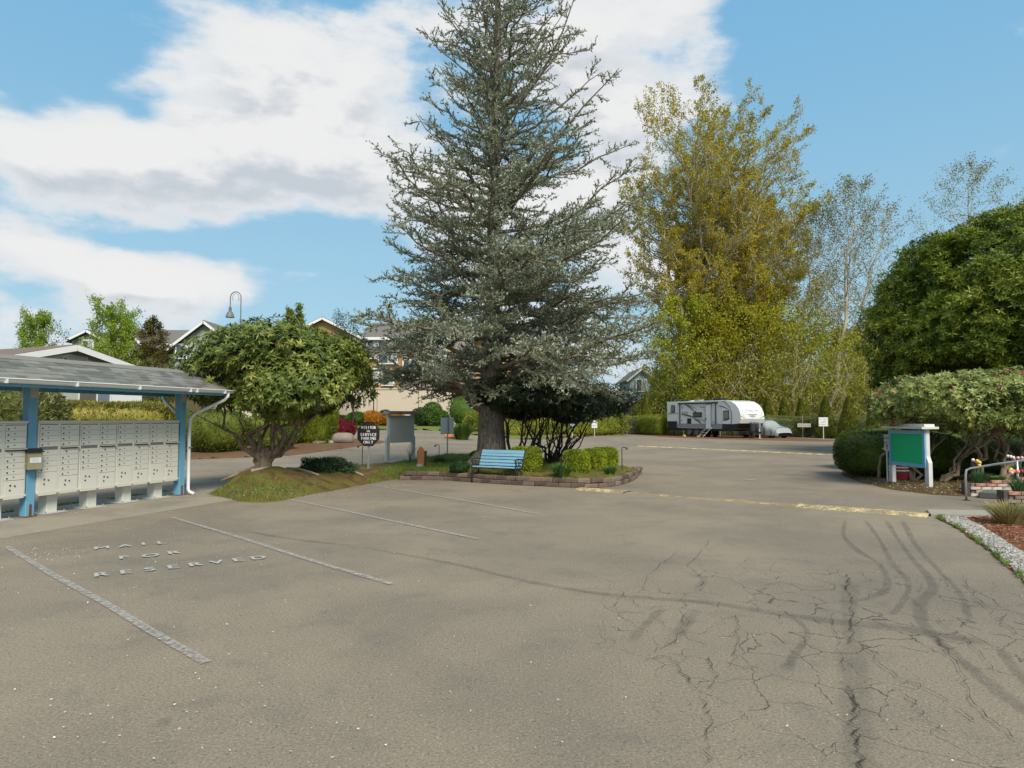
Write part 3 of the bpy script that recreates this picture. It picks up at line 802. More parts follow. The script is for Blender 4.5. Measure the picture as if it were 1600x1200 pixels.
# drop box on the first post
TANB = mat('tan_box', (.30, .27, .16), .6, .1)
db = empty('drop_box', ROW(-SP - .02, .10, .78), 'small tan drop box with sloping black lid hung on the first blue post', 'drop box', rz=math.atan2(U.y, U.x) - .25)
MB().box((0, -.06, .14), (.21, .13, .28), bev=.006).build('body', TANB, db)
MB().prism([(-.12, .28), (.12, .28), (.12, .300), (-.12, .300)], -.15, .02, Matrix.Rotation(.0, 4, 'X')).prism([(-.12, .30), (.12, .30), (.10, .345), (-.10, .345)], -.10, .02).build('lid', BLACK, db)
lb = MB().box((0, -.128, .155), (.165, .004, .085)).build('paper_label', WHITE, db)
mb = MB(); word(mb, 'RENT', (0, -.1315, .172), (1, 0, 0), (0, 0, 1), .03, .8); word(mb, 'DROP', (0, -.1315, .142), (1, 0, 0), (0, 0, 1), .03, .8); mb.build('lettering', mat('grey_ink', (.35, .35, .4), .6), lb)
MB().bar((-.105, -.05, .10), (-.20, -.02, .07), .008).build('tie', WHITE, db)
# grey tap-like fitting at the left edge, on top of the boxes
cm = empty('flood_lamp', ROW(-4.55, -.1, 1.575), 'small grey round metal fitting on top of the leftmost mailbox cabinet', 'lamp')
MB().tube([(0, 0, .07), (.10, -.02, .075)], .035, 10).build('head', GALV, cm); MB().box((-.02, 0, .02), (.05, .08, .05)).build('mount', WHITE, cm)

# ---------------------------------------------------------------- trees
def bez(p0, p1, p2, n, wob=0.0):
    out = []
    for i in range(n):
        t = i / (n - 1); q = p0 * (1 - t) ** 2 + p1 * 2 * t * (1 - t) + p2 * t * t
        if wob and 0 < i < n - 1: q = q + Vector([random.gauss(0, wob) for _ in range(3)])
        out.append(q)
    return out
def along(pts, t):
    x = t * (len(pts) - 1); i = min(int(x), len(pts) - 2); return pts[i].lerp(pts[i + 1], x - i), (pts[i + 1] - pts[i]).normalized()
def decid(trunk, tr, n1, t0, t1, Rf, rise, n2, n3, l2=.42, l3=.4, wood=None, sides=(8, 5, 3, 3), wob=.06, thin=1.0, az0=0, asym=None):
    """returns wood MB and twig sample points"""
    wood = wood or MB(); wood.tube(trunk, tr, sides[0]); tips = []
    for i in range(n1):
        t = t0 + (t1 - t0) * ((i + random.random() * .8) / n1); p, tg = along(trunk, t)
        az = az0 + i * 2.399 + random.gauss(0, .25); R = Rf((t - t0) / (t1 - t0)) * random.uniform(.78, 1.08)
        if asym: R *= asym(az)
        h = Vector((math.cos(az), math.sin(az), 0)); up = rise * random.uniform(.75, 1.25)
        pts = bez(p, p + h * R * .5 + Vector((0, 0, R * up * .28)), p + h * R + Vector((0, 0, R * up)), 8, wob * R * .25)
        rt = tr[min(int(t * (len(tr) - 1)), len(tr) - 1)]; r0 = min(rt * .55, .018 * R + .01) * thin
        wood.tube(pts, [r0 * (1 - .85 * k / 7) for k in range(8)], sides[1], False)
        for j in range(n2):
            s = .22 + .78 * (j + random.random()) / n2; q, d = along(pts, min(s, 1))
            e = Vector([random.gauss(0, 1) for _ in range(3)]); e -= d * e.dot(d); e.normalize()
            L = R * l2 * (1.15 - .55 * s) * random.uniform(.7, 1.2); dd = (d * .75 + e * .75 + Vector((0, 0, .25))).normalized()
            p2 = bez(q, q + dd * L * .5 + Vector((0, 0, .02 * L)), q + dd * L + Vector((0, 0, .12 * L)), 4, .05 * L)
            r2 = max(r0 * .32, .006 * thin); wood.tube(p2, [r2, r2 * .7, r2 * .5, r2 * .3], sides[2], False)
            for k in range(n3):
                s3 = .25 + .75 * (k + random.random()) / n3; q3, d3 = along(p2, min(s3, 1))
                e = Vector([random.gauss(0, 1) for _ in range(3)]).normalized(); L3 = L * l3 * random.uniform(.6, 1.2)
                d4 = (d3 * .7 + e * .7 + Vector((0, 0, .2))).normalized(); end = q3 + d4 * L3
                wood.tube([q3, end], [r2 * .45, r2 * .2], sides[3], False)
                tips.append((q3, end))
    return wood, tips
def leaves_on(tips, per, L, Wd, spread, up=.2):
    a = np.array([t[0] for t in tips]); b = np.array([t[1] for t in tips]); n = len(tips)
    i = np.repeat(np.arange(n), per); t = rng.random(len(i))[:, None]
    C = a[i] * (1 - t) + b[i] * t + rng.normal(0, spread, (len(i), 3))
    D = unit(rand_dirs(len(i)) + unit(b - a)[i] * .5 + np.array([0, 0, up]))
    return leaf_geo(C, D, rand_dirs(len(i)), L * rng.uniform(.7, 1.3, len(i)), Wd * rng.uniform(.8, 1.2, len(i)))

def wobble_line(p, q, n, w):
    return [p.lerp(q, i / (n - 1)) + (Vector((random.gauss(0, w), random.gauss(0, w), 0)) if 0 < i < n - 1 else Vector()) for i in range(n)]

# --- the big blue cedar
def cedar():
    base = G(772, 722, .22); B = Vector((base.x, 19.6, .2)); B.x = (768 - 800) / F * 19.6
    root = empty('cedar_tree', B, 'tall blue-grey cedar rising out of the photo behind the blue bench', 'tree')
    zs = [0, .35, 1, 2, 3.4, 5.5, 8, 10.5, 13, 15.5, 17.6]
    xo = [0, 0, 0, -.02, .0, .02, .05, .1, .16, .2, .22]; r = [.58, .44, .39, .33, .27, .20, .155, .12, .085, .05, .015]
    trunk = [Vector((xo[i], 0, zs[i] - .1)) for i in range(11)]
    mb = MB().tube(trunk, r, 16)
    for i, (a, l) in enumerate(((.3, 1.0), (2.2, .9), (3.6, .8), (5.0, 1.1), (5.9, .8))):
        d = Vector((math.cos(a), math.sin(a), 0)); mb.tube([d * .25 + Vector((0, 0, .35)), d * .6 + Vector((0, 0, .12)), d * (.6 + l * .4) + Vector((0, 0, -.02))], [.26, .16, .05], 7)
    mb.build('trunk', BARK_CEDAR, root, smooth=True)
    lim = MB(); bases = []; dirs = []
    # silhouette half widths (left, right, depth) by height
    Z = [1.5, 2.6, 3.8, 5.2, 6.3, 7.4, 8.4, 9.0, 9.7, 11.1, 12.3, 13.2, 15, 17.4]
    LL = [3.4, 4.0, 3.8, 3.75, 3.1, 3.4, 3.1, 2.1, 1.8, 2.3, 2.0, 1.6, 1.1, .25]; RR = [3.6, 4.6, 4.9, 4.95, 4.5, 4.3, 3.9, 3.5, 3.4, 3.2, 2.8, 2.3, 1.4, .25]
    twigA, twigB = [], []
    specials = [(1.55, PI - .05, 3.7, .42, -.2), (1.0, -.1, 2.6, 1.3, 1.0), (1.2, .25, 3.4, .9, .7), (1.3, -.45, 3.0, 1.1, .9), (.9, .7, 2.8, 1.0, 1.0), (1.7, 2.5, 3.0, .6, .1), (1.4, 3.6, 2.4, .8, .4)]
    prim = []
    nP = 235
    for i in range(nP):
        f = (i + random.random()) / nP; z = 2.2 + (17.2 - 2.2) * f ** 1.12
        az = i * 2.399 + random.gauss(0, .3); w = (1 + math.cos(az)) / 2
        R = (np.interp(z, Z, LL) * (1 - w) + np.interp(z, Z, RR) * w) * random.uniform(.70, 1.06) * 1.06
        rise = np.interp(z, [1.5, 4, 8, 12, 17], [.02, .16, .33, .55, .9]) * random.uniform(.15, 2.1) + .05
        prim.append((z - rise * R * .5, az, R * (1.0 if random.random() < .7 else random.uniform(.45, 1.18)), rise, 0))
    for s in specials: prim.append((s[0], s[1], s[2], s[3], 1))
    for (z, az, R, rise, sp) in prim:
        z = max(z, .9); x = np.interp(z, zs, xo); rr = np.interp(z, zs, r); p = Vector((x, 0, z)); h = Vector((math.cos(az), math.sin(az), 0))
        droop = -.10 * R if z < 6 else 0
        end = p + h * R + Vector((0, 0, rise * R + droop)); pts = bez(p, p + h * R * .5 + Vector((0, 0, rise * R * (.85 if sp else .35))), end, 9, .02 * R)
        r0 = min(rr * .42, .012 + .0145 * R) * (2.3 if sp else 1); lim.tube(pts, [r0 * (1 - .88 * k / 8) for k in range(9)], 6 if r0 > .04 else 4, False)
        n2 = int(R / np.interp(z, [2, 6, 8, 16], [.15, .18, .30, .26]))
        side = Vector((-h.y, h.x, 0))
        for j in range(n2):
            s = .14 + .86 * (j + .5 * random.random()) / n2
            if (sp and s < .5) or (z < 3.6 and s < .32): continue
            q, d = along(pts, min(s, 1)); sg = 1 if j % 2 else -1
            L = (.30 + R * .24 * (1.1 - s)) * random.uniform(.6, 1.3)
            dd = (d * .75 + side * sg * random.uniform(.5, 1.0) + Vector((0, 0, random.gauss(.10, .34)))).normalized()
            e2 = q + dd * L + Vector((0, 0, -.10 * L)); lim.tube([q, q.lerp(e2, .5) + Vector((0, 0, .03)), e2], [.011, .008, .004], 3, False)
            twigA.append(q.lerp(e2, .1)); twigB.append(e2)
            sd2 = Vector((-dd.y, dd.x, 0)); m = int(L / .085)
            for k in range(m):
                t = (k + .6) / m; q3 = q.lerp(e2, t); L3 = random.uniform(.14, .34) * (1.15 - .4 * t)
                d3 = (dd * .7 + sd2 * (1 if k % 2 else -1) * random.uniform(.4, 1) + Vector((0, 0, random.gauss(.1, .35)))).normalized()
                twigA.append(q3); twigB.append(q3 + d3 * L3)
    lim.build('limbs', BARK_CEDAR, root, smooth=True)
    a = np.array(twigA); b = np.array(twigB); Ls = np.linalg.norm(b - a, axis=1); cnt = np.maximum(2, (Ls / .034).astype(int))
    i = np.repeat(np.arange(len(a)), cnt); t = rng.random(len(i))[:, None]; tw = unit(b - a)[i]
    C = a[i] * (1 - t) + b[i] * t + rng.normal(0, .008, (len(i), 3))
    D = unit(tw * .55 + rand_dirs(len(i)) * .75 + np.array([0, 0, .35]))
    g1 = leaf_geo(C, D, rand_dirs(len(i)), (.078) * rng.uniform(.6, 1.35, len(i)), .036 * rng.uniform(.7, 1.3, len(i)), 0.0)
    # thin needle-clad shoots along each twig
    D2 = b - a; g2 = leaf_geo(a, D2, np.tile([0, 0, 1.0], (len(a), 1)) + rng.normal(0, .3, (len(a), 3)), Ls, np.full(len(a), .04), .02)
    Vv, Ff = merge_geo([g1, g2]); print('cedar leaves', len(Ff))
    NEED = leafmat('blue_cedar_needles', [(.12, .13, .065), (.21, .23, .135), (.34, .37, .27), (.58, .61, .53)], .2, .6, 1.1, .3)
    link_mesh('crown', np_mesh('crown', Vv, Ff, NEED), root)
cedar()

# --- rhododendrons: gnarly stems and whorled leaves
def rhodo(name, root, stems, crown_c, radii, nros, k, L, Wd, lm, bm, seed, zcut, p=2.3, amp=.09, extra=None, stem_r=.11, sides=8, inner=.35, freq=3.5, nfill=.6):
    mb = MB(); cc = Vector(crown_c)
    for (b, mid, r0, nn) in stems:
        b, mid = Vector(b), Vector(mid)
        for q in range(nn):
            a = rng.uniform(-1, 1, 3); tgt = cc + Vector((a[0] * radii[0] * .8, a[1] * radii[1] * .8, radii[2] * (-.35 + .75 * abs(a[2]))))
            tgt.x = tgt.x * .55 + (mid.x + (mid.x - b.x) * .9) * .45
            pts = bez(b, mid, tgt, 9, .05 * r0 / .05); rr = r0 * (1 if q == 0 else .62)
            mb.tube(pts, [rr * (1 - .82 * (i / 8) ** .8) for i in range(9)], sides if q == 0 else 6, False)
            for j in range(7):
                s, d = along(pts, .42 + .55 * j / 7); e = Vector(rng.normal(size=3)); e.z = abs(e.z) * .8 + .1; e.normalize(); l = random.uniform(.35, .8) * radii[2] * .8
                mb.tube(bez(s, s + (d + e) * l * .4, s + e * l + d * l * .4, 4, .02), [rr * .26, rr * .2, rr * .13, rr * .07], 4, False)
    mb.build('stems', bm, root, smooth=True)
    D, P = super_dirs(nros, p)
    lf = lump(D, seed, amp, freq)
    P = P * lf[:, None] * np.array(radii) * (1 - inner * rng.random(nros) ** 2)[:, None]
    P += np.array(crown_c); keep = (P[:, 2] > zcut + .15 * np.sin(P[:, 0] * 3 + seed)); P = P[keep]; D = D[keep]
    Ax = D * 1.0 + np.array([0, 0, .55]) + rng.normal(0, .25, (len(D), 3))
    V, Fc = rosettes(P, Ax, k, L, Wd)
    parts = [(V, Fc)]
    # inner shaded leaves
    n2 = int(nros * nfill); D2, P2 = super_dirs(n2, p); P2 = P2 * np.array(radii) * (.55 + .3 * rng.random(n2))[:, None] + np.array(crown_c); P2 = P2[P2[:, 2] > zcut + .1]
    parts.append(leaf_geo(P2, rand_dirs(len(P2)), rand_dirs(len(P2)), L * 1.2, Wd * 1.8))
    Vv, Ff = merge_geo(parts); link_mesh('crown', np_mesh('crown', Vv, Ff, lm), root)
    return P, Ax
RH1 = leafmat('rhododendron_leaves', [(.035, .06, .012), (.085, .125, .022), (.19, .22, .04), (.40, .38, .10)], .18, .42, .9, .28, .5)
b1 = Vector((TR.x, TR.y, isl_z(TR.x, TR.y) - .08)); 
r1 = empty('rhododendron_tree', b1, 'old gnarled rhododendron with a broad domed green crown on the mossy mound', 'tree')
rhodo('r', r1, [((0, 0, 0), (-.30, .1, .85), .105, 3), ((.05, 0, .1), (.45, 0, .7), .11, 3), ((.02, .05, .2), (-1.0, -.1, .75), .06, 2), ((.03, .02, .15), (.12, .1, 1.0), .07, 2), ((.08, 0, .3), (1.1, .1, .75), .07, 2)],
      (.33, 0, 2.30), (1.95, 1.7, 1.12), 4300, 8, .145, .048, RH1, BARK_BROWN, 3, 1.36, p=2.3, amp=.12, inner=.32, freq=7)
mb = MB().tube([(-.02, 0, -.15), (0, 0, .1), (.02, 0, .3), (.05, 0, .55)], [.27, .18, .165, .13], 12)
for a, l, in ((3.6, .9), (4.4, .6), (-.5, 1.0), (5.2, .7), (2.9, .7)):
    d = Vector((math.cos(a), math.sin(a), 0)); mb.tube([d * .1 + Vector((0, 0, .06)), d * l * .5 + Vector((0, 0, -.0)), d * l + Vector((0, 0, -.18))], [.10, .05, .02], 7)
mb.build('trunk', BARK_BROWN, r1, smooth=True)
# exposed roots and sticks on the mound
rt = MB()
for (px, py, pts) in ((392, 752, [(0, 0), (.18, .12), (.3, .3)]), (404, 745, [(0, 0), (.15, -.12), (.12, -.25)]), (448, 745, [(0, 0), (.35, -.25), (.7, -.4), (.95, -.65)])):
    g0 = G(px, py, .2); L = []
    for i, (dx, dy) in enumerate(pts):
        x, y = g0.x + dx, g0.y + dy; L.append((x, y, isl_z(x, y) + .02))
    rt.tube(L, [.045, .035, .03, .02][:len(L)], 6)
ro = rt.build('exposed_root', mat('bare_root', (.34, .29, .24), .9, .3, 20, bump=.5), None, smooth=True); tag(ro, 'pale bare roots breaking the surface of the mossy mound', 'root')
for (px, py, pts, lab) in ((536, 734, [(0, 0, .0), (.15, 0, .12), (.3, -.05, .03), (.8, -.1, .0)], 'bent pale dead branch lying in the grass right of the low juniper'), (530, 741, [(0, 0, .0), (.35, 0, .02), (.6, .05, .0)], 'short straight pale stick on the ground below the juniper')):
    g0 = G(px, py, .2); mb = MB(); L = []
    for dx, dy, dz in pts: L.append((g0.x + dx, g0.y + dy, isl_z(g0.x + dx, g0.y + dy) + .025 + dz))
    mb.tube(L, .02, 5); o = mb.build('fallen_branch', mat('bare_root', (.34, .29, .24))); tag(o, lab, 'branch')
# stump and creeping juniper
st = G(497, 722, .36); sz = isl_z(st.x, st.y)
mb = MB().lathe((0, 0, 0), [(.26, 0), (.22, .12), (.21, .2), (.10, .19)], 12); o = mb.build('stump', bark('stump_wood', (.06, .045, .035), (.17, .13, .09), 10)); o.location = (st.x, st.y, sz - .03); tag(o, 'weathered tree stump poking out behind the low juniper', 'stump')
JUN = leafmat('juniper', [(.02, .05, .02), (.045, .09, .04), (.09, .14, .06)], .1, .6, 2, .3)
jp = G(510, 738, .25); bush('low_juniper', (jp.x, jp.y, isl_z(jp.x, jp.y) - .1), (.70, .5, .26), 9000, .09, .022, JUN, 'low dark green juniper spreading on the mound beside the stump', 'shrub', zc=.12, amp=.28, freq=5, core=.7, shell=.4)

# --- dark multi-stemmed shrub under the cedar, right
DK = leafmat('dark_shrub_leaves', [(.012, .022, .010), (.026, .042, .018), (.055, .075, .03)], .08, .5, 1.2, .3)
r2 = empty('leaning_shrub_tree', G(868, 724, .22), 'dark many-stemmed shrub with a low spreading crown behind the boxwood cubes', 'tree')
S2 = [((0, 0, 0), (.6, .1, .35), .06, 3), ((-.1, 0, 0), (-.35, 0, .6), .055, 3), ((.05, .1, 0), (.3, .1, .8), .055, 3), ((-.05, .05, 0), (-.1, 0, .8), .05, 3), ((.08, 0, 0), (.9, .1, .7), .05, 3), ((-.15, .05, 0), (-.75, .1, .75), .05, 2), ((.02, .1, 0), (.5, .3, 1.1), .04, 2)]
rhodo('s', r2, S2, (.1, .1, 1.88), (2.25, 1.5, .62), 2600, 7, .11, .035, DK, BARK_DARK, 9, 1.3, p=2.4, amp=.1, sides=6)
r3 = empty('leaning_shrub_tree', G(806, 731, .22), 'dark bare-stemmed shrub fanning out just right of the cedar trunk', 'tree')
S3 = [((0, 0, 0), (.75, .1, .55), .07, 3), ((-.05, .05, 0), (-.2, 0, .9), .06, 2), ((.05, .1, 0), (.35, .1, .9), .05, 3), ((.1, 0, .05), (1.0, .0, .35), .055, 2), ((-.02, .05, 0), (.15, 0, 1.0), .045, 2)]
rhodo('s', r3, S3, (.45, .15, 2.05), (1.7, 1.3, .6), 1700, 7, .11, .035, DK, BARK_DARK, 12, 1.45, p=2.4, amp=.1, sides=6)

# --- clipped golden boxwoods
BOXW = leafmat('golden_boxwood', [(.12, .17, .015), (.27, .33, .025), (.48, .50, .05)], .25, .5, 2.5, .28)
bw = [(751, 722, .17, .30, 'small clipped golden shrub behind the left end of the bench'), (821, 738, .42, .60, 'clipped golden shrub block right behind the right arm of the bench'),
      (900, 738, .29, .52, 'front one of the three golden cubes right of the dark stems'), (928, 733, .28, .50, 'middle one of the three golden cubes right of the dark stems'), (945, 729, .28, .50, 'hindmost and rightmost of the three golden cubes')]
for i, (px, py, r, h, lab) in enumerate(bw):
    p = G(px, py, .22); wr = [.30, .40, .33, .33, .37][i]
    bush('boxwood', (p.x, p.y, .2), (wr, wr * .9, h / 2 + .03), 7500, .042, .024, BOXW, lab, 'shrub', group='clipped golden boxwoods on the island', p=4.2, amp=.035, freq=7, seed=i + 3, shell=.14, core=.9, rz=-.2)
# day lilies and small shrubs
LILY = leafmat('lily_leaves', [(.06, .13, .03), (.10, .20, .04), (.18, .28, .07)], .3, .5, 2, .2)
def tuft(name, loc, r, h, n, w, m, label, cat, group=None, droop=.5):
    mbV, mbF = [], []; a = rng.uniform(0, 2 * PI, n); sp = rng.uniform(.05, 1, n) ** .7
    C = np.column_stack([np.cos(a) * r * .35 * sp, np.sin(a) * r * .35 * sp, np.zeros(n)]); out = np.column_stack([np.cos(a), np.sin(a), np.zeros(n)])
    hh = h * rng.uniform(.6, 1.1, n)[:, None]; S = np.column_stack([-np.sin(a), np.cos(a), np.zeros(n)]) * w / 2
    V = []
    for t, ww in ((0, .8), (.4, 1), (.75, .8), (1, .05)):
        c = C + out * (r * .75 * sp)[:, None] * t ** 1.6 + np.array([0, 0, 1.0]) * hh * (t - droop * .55 * t ** 3 * sp[:, None]); V += [c - S * ww, c + S * ww]
    V = np.stack(V, 1).reshape(-1, 3); b = np.arange(n)[:, None] * 8
    Fc = np.concatenate([b + np.array([[0, 1, 3, 2]]), b + np.array([[2, 3, 5, 4]]), b + np.array([[4, 5, 7, 6]])])
    o = link_mesh(name, np_mesh(name, V, Fc, m)); o.location = loc; return tag(o, label, cat, group)
tuft('day_lily', G(878, 745, .22), .42, .36, 260, .022, LILY, 'larger clump of strappy green day lily leaves in front of the golden cubes', 'plant', 'day lily clumps')
tuft('day_lily', G(953, 742, .22), .28, .26, 170, .02, LILY, 'smaller clump of green day lily leaves near the tip of the island', 'plant', 'day lily clumps')
tuft('day_lily', G(687, 722, .22), .35, .22, 200, .02, LILY, 'low tuft of green leaves at the foot of the grey sign post', 'plant', 'day lily clumps')
bush('small_shrub', G(718, 738, .22), (.25, .22, .14), 1800, .035, .02, leafmat('deep_green', [(.02, .06, .015), (.04, .10, .03), (.07, .14, .05)]), 'little round dark green shrub left of the bench', 'shrub', seed=8)
GREYL = leafmat('grey_green', [(.10, .14, .10), (.18, .22, .17), (.28, .33, .27)])
bush('small_shrub', G(806, 733, .22), (.42, .3, .24), 2400, .04, .018, GREYL, 'silvery loose shrub between the cedar trunk and the clipped golden block', 'shrub', seed=2, core=.5, shell=.6)

# ---------------------------------------------------------------- bench
def bench():
    c = (G(737, 754) + G(806, 758)) / 2; ax = (G(806, 758.5) - G(737, 754.5)).normalized()
    root = empty('bench', (c.x, c.y, 0), 'park bench with pale blue slats and black scrolled iron ends', 'bench', rz=math.atan2(ax.y, ax.x))
    SLAT = mat('pale_blue_slats', (.22, .43, .55), .5, .08, 8, objrand=.06, bump=.1)
    L = 1.24
    for k, (y, z) in enumerate(((.02, .405), (.10, .40), (.18, .395), (.26, .395))):
        MB().box((0, y, z), (L, .066, .028), bev=.006).build('seat_slat', SLAT, root)
    for k in range(5):
        z = .455 + k * .078; y = .335 + k * .030
        M = Matrix.Rotation(-.36, 3, 'X')
        MB().box((0, y, z), (L, .024, .062 if k < 4 else .085), M=M).build('back_slat', SLAT, root)
    for s in (-1, 1):
        x = s * (L / 2 + .012); mb = MB()
        T = lambda pts, r: mb.tube([(x, a, b) for a, b in pts], r, 6)
        T([(.0, 0.0), (.01, .12), (.03, .25), (.0, .34), (-.02, .40)], .019); T([(-.03, 0), (.03, 0)], .018)
        T([(.42, 0.0), (.36, .12), (.30, .26), (.30, .37)], .019); T([(.39, 0), (.46, 0)], .018)
        T([(-.03, .385), (.12, .385), (.32, .375)], .018)
        T([(.31, .37), (.36, .52), (.44, .70), (.485, .815)], .018)
        T([(.0, .38), (.02, .48), (-.02, .55), (.02, .60), (.12, .61), (.25, .60), (.385, .585)], .018)
        for (cy, cz, r) in ((.10, .50, .065), (.22, .49, .055), (.15, .28, .075), (.24, .18, .05), (.08, .17, .045), (.0, .57, .03)):
            T([(cy + r * math.cos(a), cz + r * math.sin(a)) for a in np.linspace(0, 5.6, 10)], .011)
        T([(.03, .12), (.15, .20), (.34, .14)], .013)
        mb.build('end_frame', BLACK, root, smooth=True)
    for (y, z) in ((.15, .37),): MB().bar((-L / 2, y, z), (L / 2, y, z), .02).build('cross_bar', BLACK, root)
bench()

# ---------------------------------------------------------------- signs and boards on the island
SIGNBLK = mat('black_sign_face', (.018, .018, .02), .5)
SIGNW = mat('white_lettering', (.78, .78, .78), .5, .1, 30)
def octagon():
    p = G(575, 748); z = isl_z(p.x, p.y)
    root = empty('octagonal_sign', (p.x, p.y, .02), 'black octagonal parking sign with five rows of white lettering on a galvanised post', 'sign', rz=-.06)
    MB().box((.0, .03, .58), (.055, .03, 1.16)).build('post', GALV, root)
    c = .0 ; zc = 1.17; r = .30
    mb = MB(); poly = [(r / math.cos(PI / 8) * math.cos(PI / 8 + k * PI / 4), zc + r * 1.08 / math.cos(PI / 8) * math.sin(PI / 8 + k * PI / 4)) for k in range(8)]
    mb.prism(poly, -.006, 0); fp = mb.build('sign_face', SIGNBLK, root)
    mb = MB()
    for t, zz, s in (('VISITOR', .175, .105), ('OR', .075, .07), ('SERVICE', -.015, .115), ('PARKING', -.115, .105), ('ONLY', -.215, .11)):
        word(mb, t, (0, -.009, zc + zz), (1, 0, 0), (0, 0, 1), s, .56 if len(t) > 4 else .62, .8, bold=.004)
    mb.build('lettering', SIGNW, fp)
octagon()
def board(p0, p1, zb, name, label, cat, face, frame, postm, roofm, green, back, zs=(.60, 1.42)):
    """two-post notice board; p0 left post, p1 right post as seen"""
    d = (p1 - p0); d.z = 0; L = d.length; d.normalize(); c = (p0 + p1) / 2
    root = empty(name, (c.x, c.y, zb), label, cat, rz=math.atan2(d.y, d.x))
    z0, z1 = zs
    for s in (-1, 1):
        x = s * L / 2; w = .068
        # lower post is wide, the upper part is cut back
        poly = [(x - w, 0), (x + w, 0), (x + w, z0 + .12), (x + s * -w * .0 + (0.0), z0 + .26) if s > 0 else (x + w, z0 + .26), (x if s > 0 else x + w, z1 + .05), (x - w if s > 0 else x, z1 + .05), (x - w if s > 0 else x, z0 + .26), (x - w, z0 + .12)]
        MB().prism(poly, -.045, .045).build('post', postm, root)
    y = -.035 if green else -.07
    MB().box((0, y, (z0 + z1) / 2), (L + .06 - .10, .03, z1 - z0)).build('panel', face, root)
    if green:
        fw = .085; W_ = L + .0; H_ = z1 - z0
        for (cx, cz, sx, szz) in ((0, z1 - fw / 2, W_, fw), (0, z0 + fw / 2, W_, fw), (-W_ / 2 + fw / 2, (z0 + z1) / 2, fw, H_ - 2 * fw), (W_ / 2 - fw / 2, (z0 + z1) / 2, fw, H_ - 2 * fw)):
            MB().box((cx, y - .02, cz), (sx, .05, szz)).build('frame', frame, root)
    rf = MB(); M = Matrix.Identity(3)
    rf.prism([(-L / 2 - .1, 0), (L / 2 + .1, 0), (L / 2 + .1, .05), (-L / 2 - .1, .05)], -.2, .2, Matrix.Translation((0, 0, z1 + .04)) @ Matrix.Rotation(.0, 4, 'X'))
    rf.prism([(-L / 2 - .08, .05), (L / 2 + .08, .05), (L / 2 + .06, .11), (-L / 2 - .06, .11)], -.12, .12, Matrix.Translation((0, 0, z1 + .04)))
    rf.build('roof', roofm, root)
    return root
bp0, bp1 = G(605, 719.5, .22), G(645, 717, .22)
bb = board(bp0, bp1, .2, 'notice_board', 'grey notice board seen from its blank back, on posts beside the octagonal sign', 'notice board', mat('grey_panel', (.56, .56, .53), .6, .05), None, WORNWHITE, mat('weathered_board_roof', (.30, .285, .26), .85, .2, 12), False, True, zs=(.62, 1.50))
MB().box((0, -.05, .62), (.9, .05, .04)).build('lower_rail', GREYPAINT, bb)
GREENF = mat('green_felt', (.01, .43, .17), .9, .1, 60)
gp0, gp1 = G(1395, 757), G(1452, 766)
board(gp0, gp1, -.03, 'notice_board', 'empty green notice board in a pale blue frame on two white posts', 'notice board', GREENF, BLUE, WORNWHITE, WORNWHITE, True, False, zs=(.52, 1.36))

# plain grey sign back and post
ps = G(699, 712, .22)
o = empty('road_sign', (ps.x, ps.y, .2), 'grey back of a rectangular sign on a thin post left of the cedar trunk', 'sign', rz=-.15)
MB().box((0, 0, .72), (.045, .03, 1.44)).build('post', GALV, o); MB().box((-.02, .03, 1.12), (.5, .006, .62)).build('sign_panel', mat('sign_back', (.60, .60, .56), .5), o)
ps = G(657, 731, .22)
o = empty('marker_post', (ps.x, ps.y, .2), 'short rust-orange wooden post with a small grey socket box at its foot', 'post', rz=.3)
MB().prism([(-.085, 0), (.085, 0), (.085, .54), (.0, .62), (-.085, .50)], -.07, .07).build('post', mat('stained_orange_wood', (.34, .13, .05), .8, .25, 14, bump=.3), o)
MB().box((-.05, -.12, .07), (.16, .08, .13), bev=.01).build('socket_box', GALV, o); MB().box((.15, .05, .28), (.07, .05, .42)).build('side_stake', mat('dark_wood', (.05, .04, .03)), o)
# path lights
def pathlight(px, py, z, label, h=.62, s=1):
    p = G(px, py, z); o = empty('path_light', (p.x, p.y, p.z - .02), label, 'path light', group='thin black path lights'); 
    MB().tube([(0, 0, 0), (0, 0, h), (s * .02, 0, h + .02), (s * .14, 0, h + .01)], .011, 6).build('stem', BLACK, o)
    MB().lathe((s * .13, 0, h - .035), [(.045, 0), (.03, .03), (.012, .045)], 10).build('shade', BLACK, o); return o
pathlight(972, 736, .22, 'black path light at the right tip of the island')
pathlight(876, 747, .22, 'black path light standing in the larger lily clump', .5)
pathlight(851, 722, .22, 'black path light among the dark stems behind the bench', .55)
pathlight(686, 720, .22, 'black path light between the orange post and the grey sign post', .52, -1)
pathlight(566, 728, .2, 'black path light just behind the octagonal sign', .6, -1)
# twiggy bare shrub by the board
mb = MB(); p = G(641, 721, .22)
for k in range(16):
    a = rng.uniform(0, 6.28); mb.tube([(0, 0, 0), (.08 * math.cos(a), .08 * math.sin(a), .25), (.2 * math.cos(a), .2 * math.sin(a), .35 + .25 * random.random())], [.006, .005, .003], 3)
o = mb.build('bare_shrub', mat('twig', (.14, .10, .08))); o.location = p; tag(o, 'small leafless twiggy shrub at the foot of the grey notice board', 'shrub')

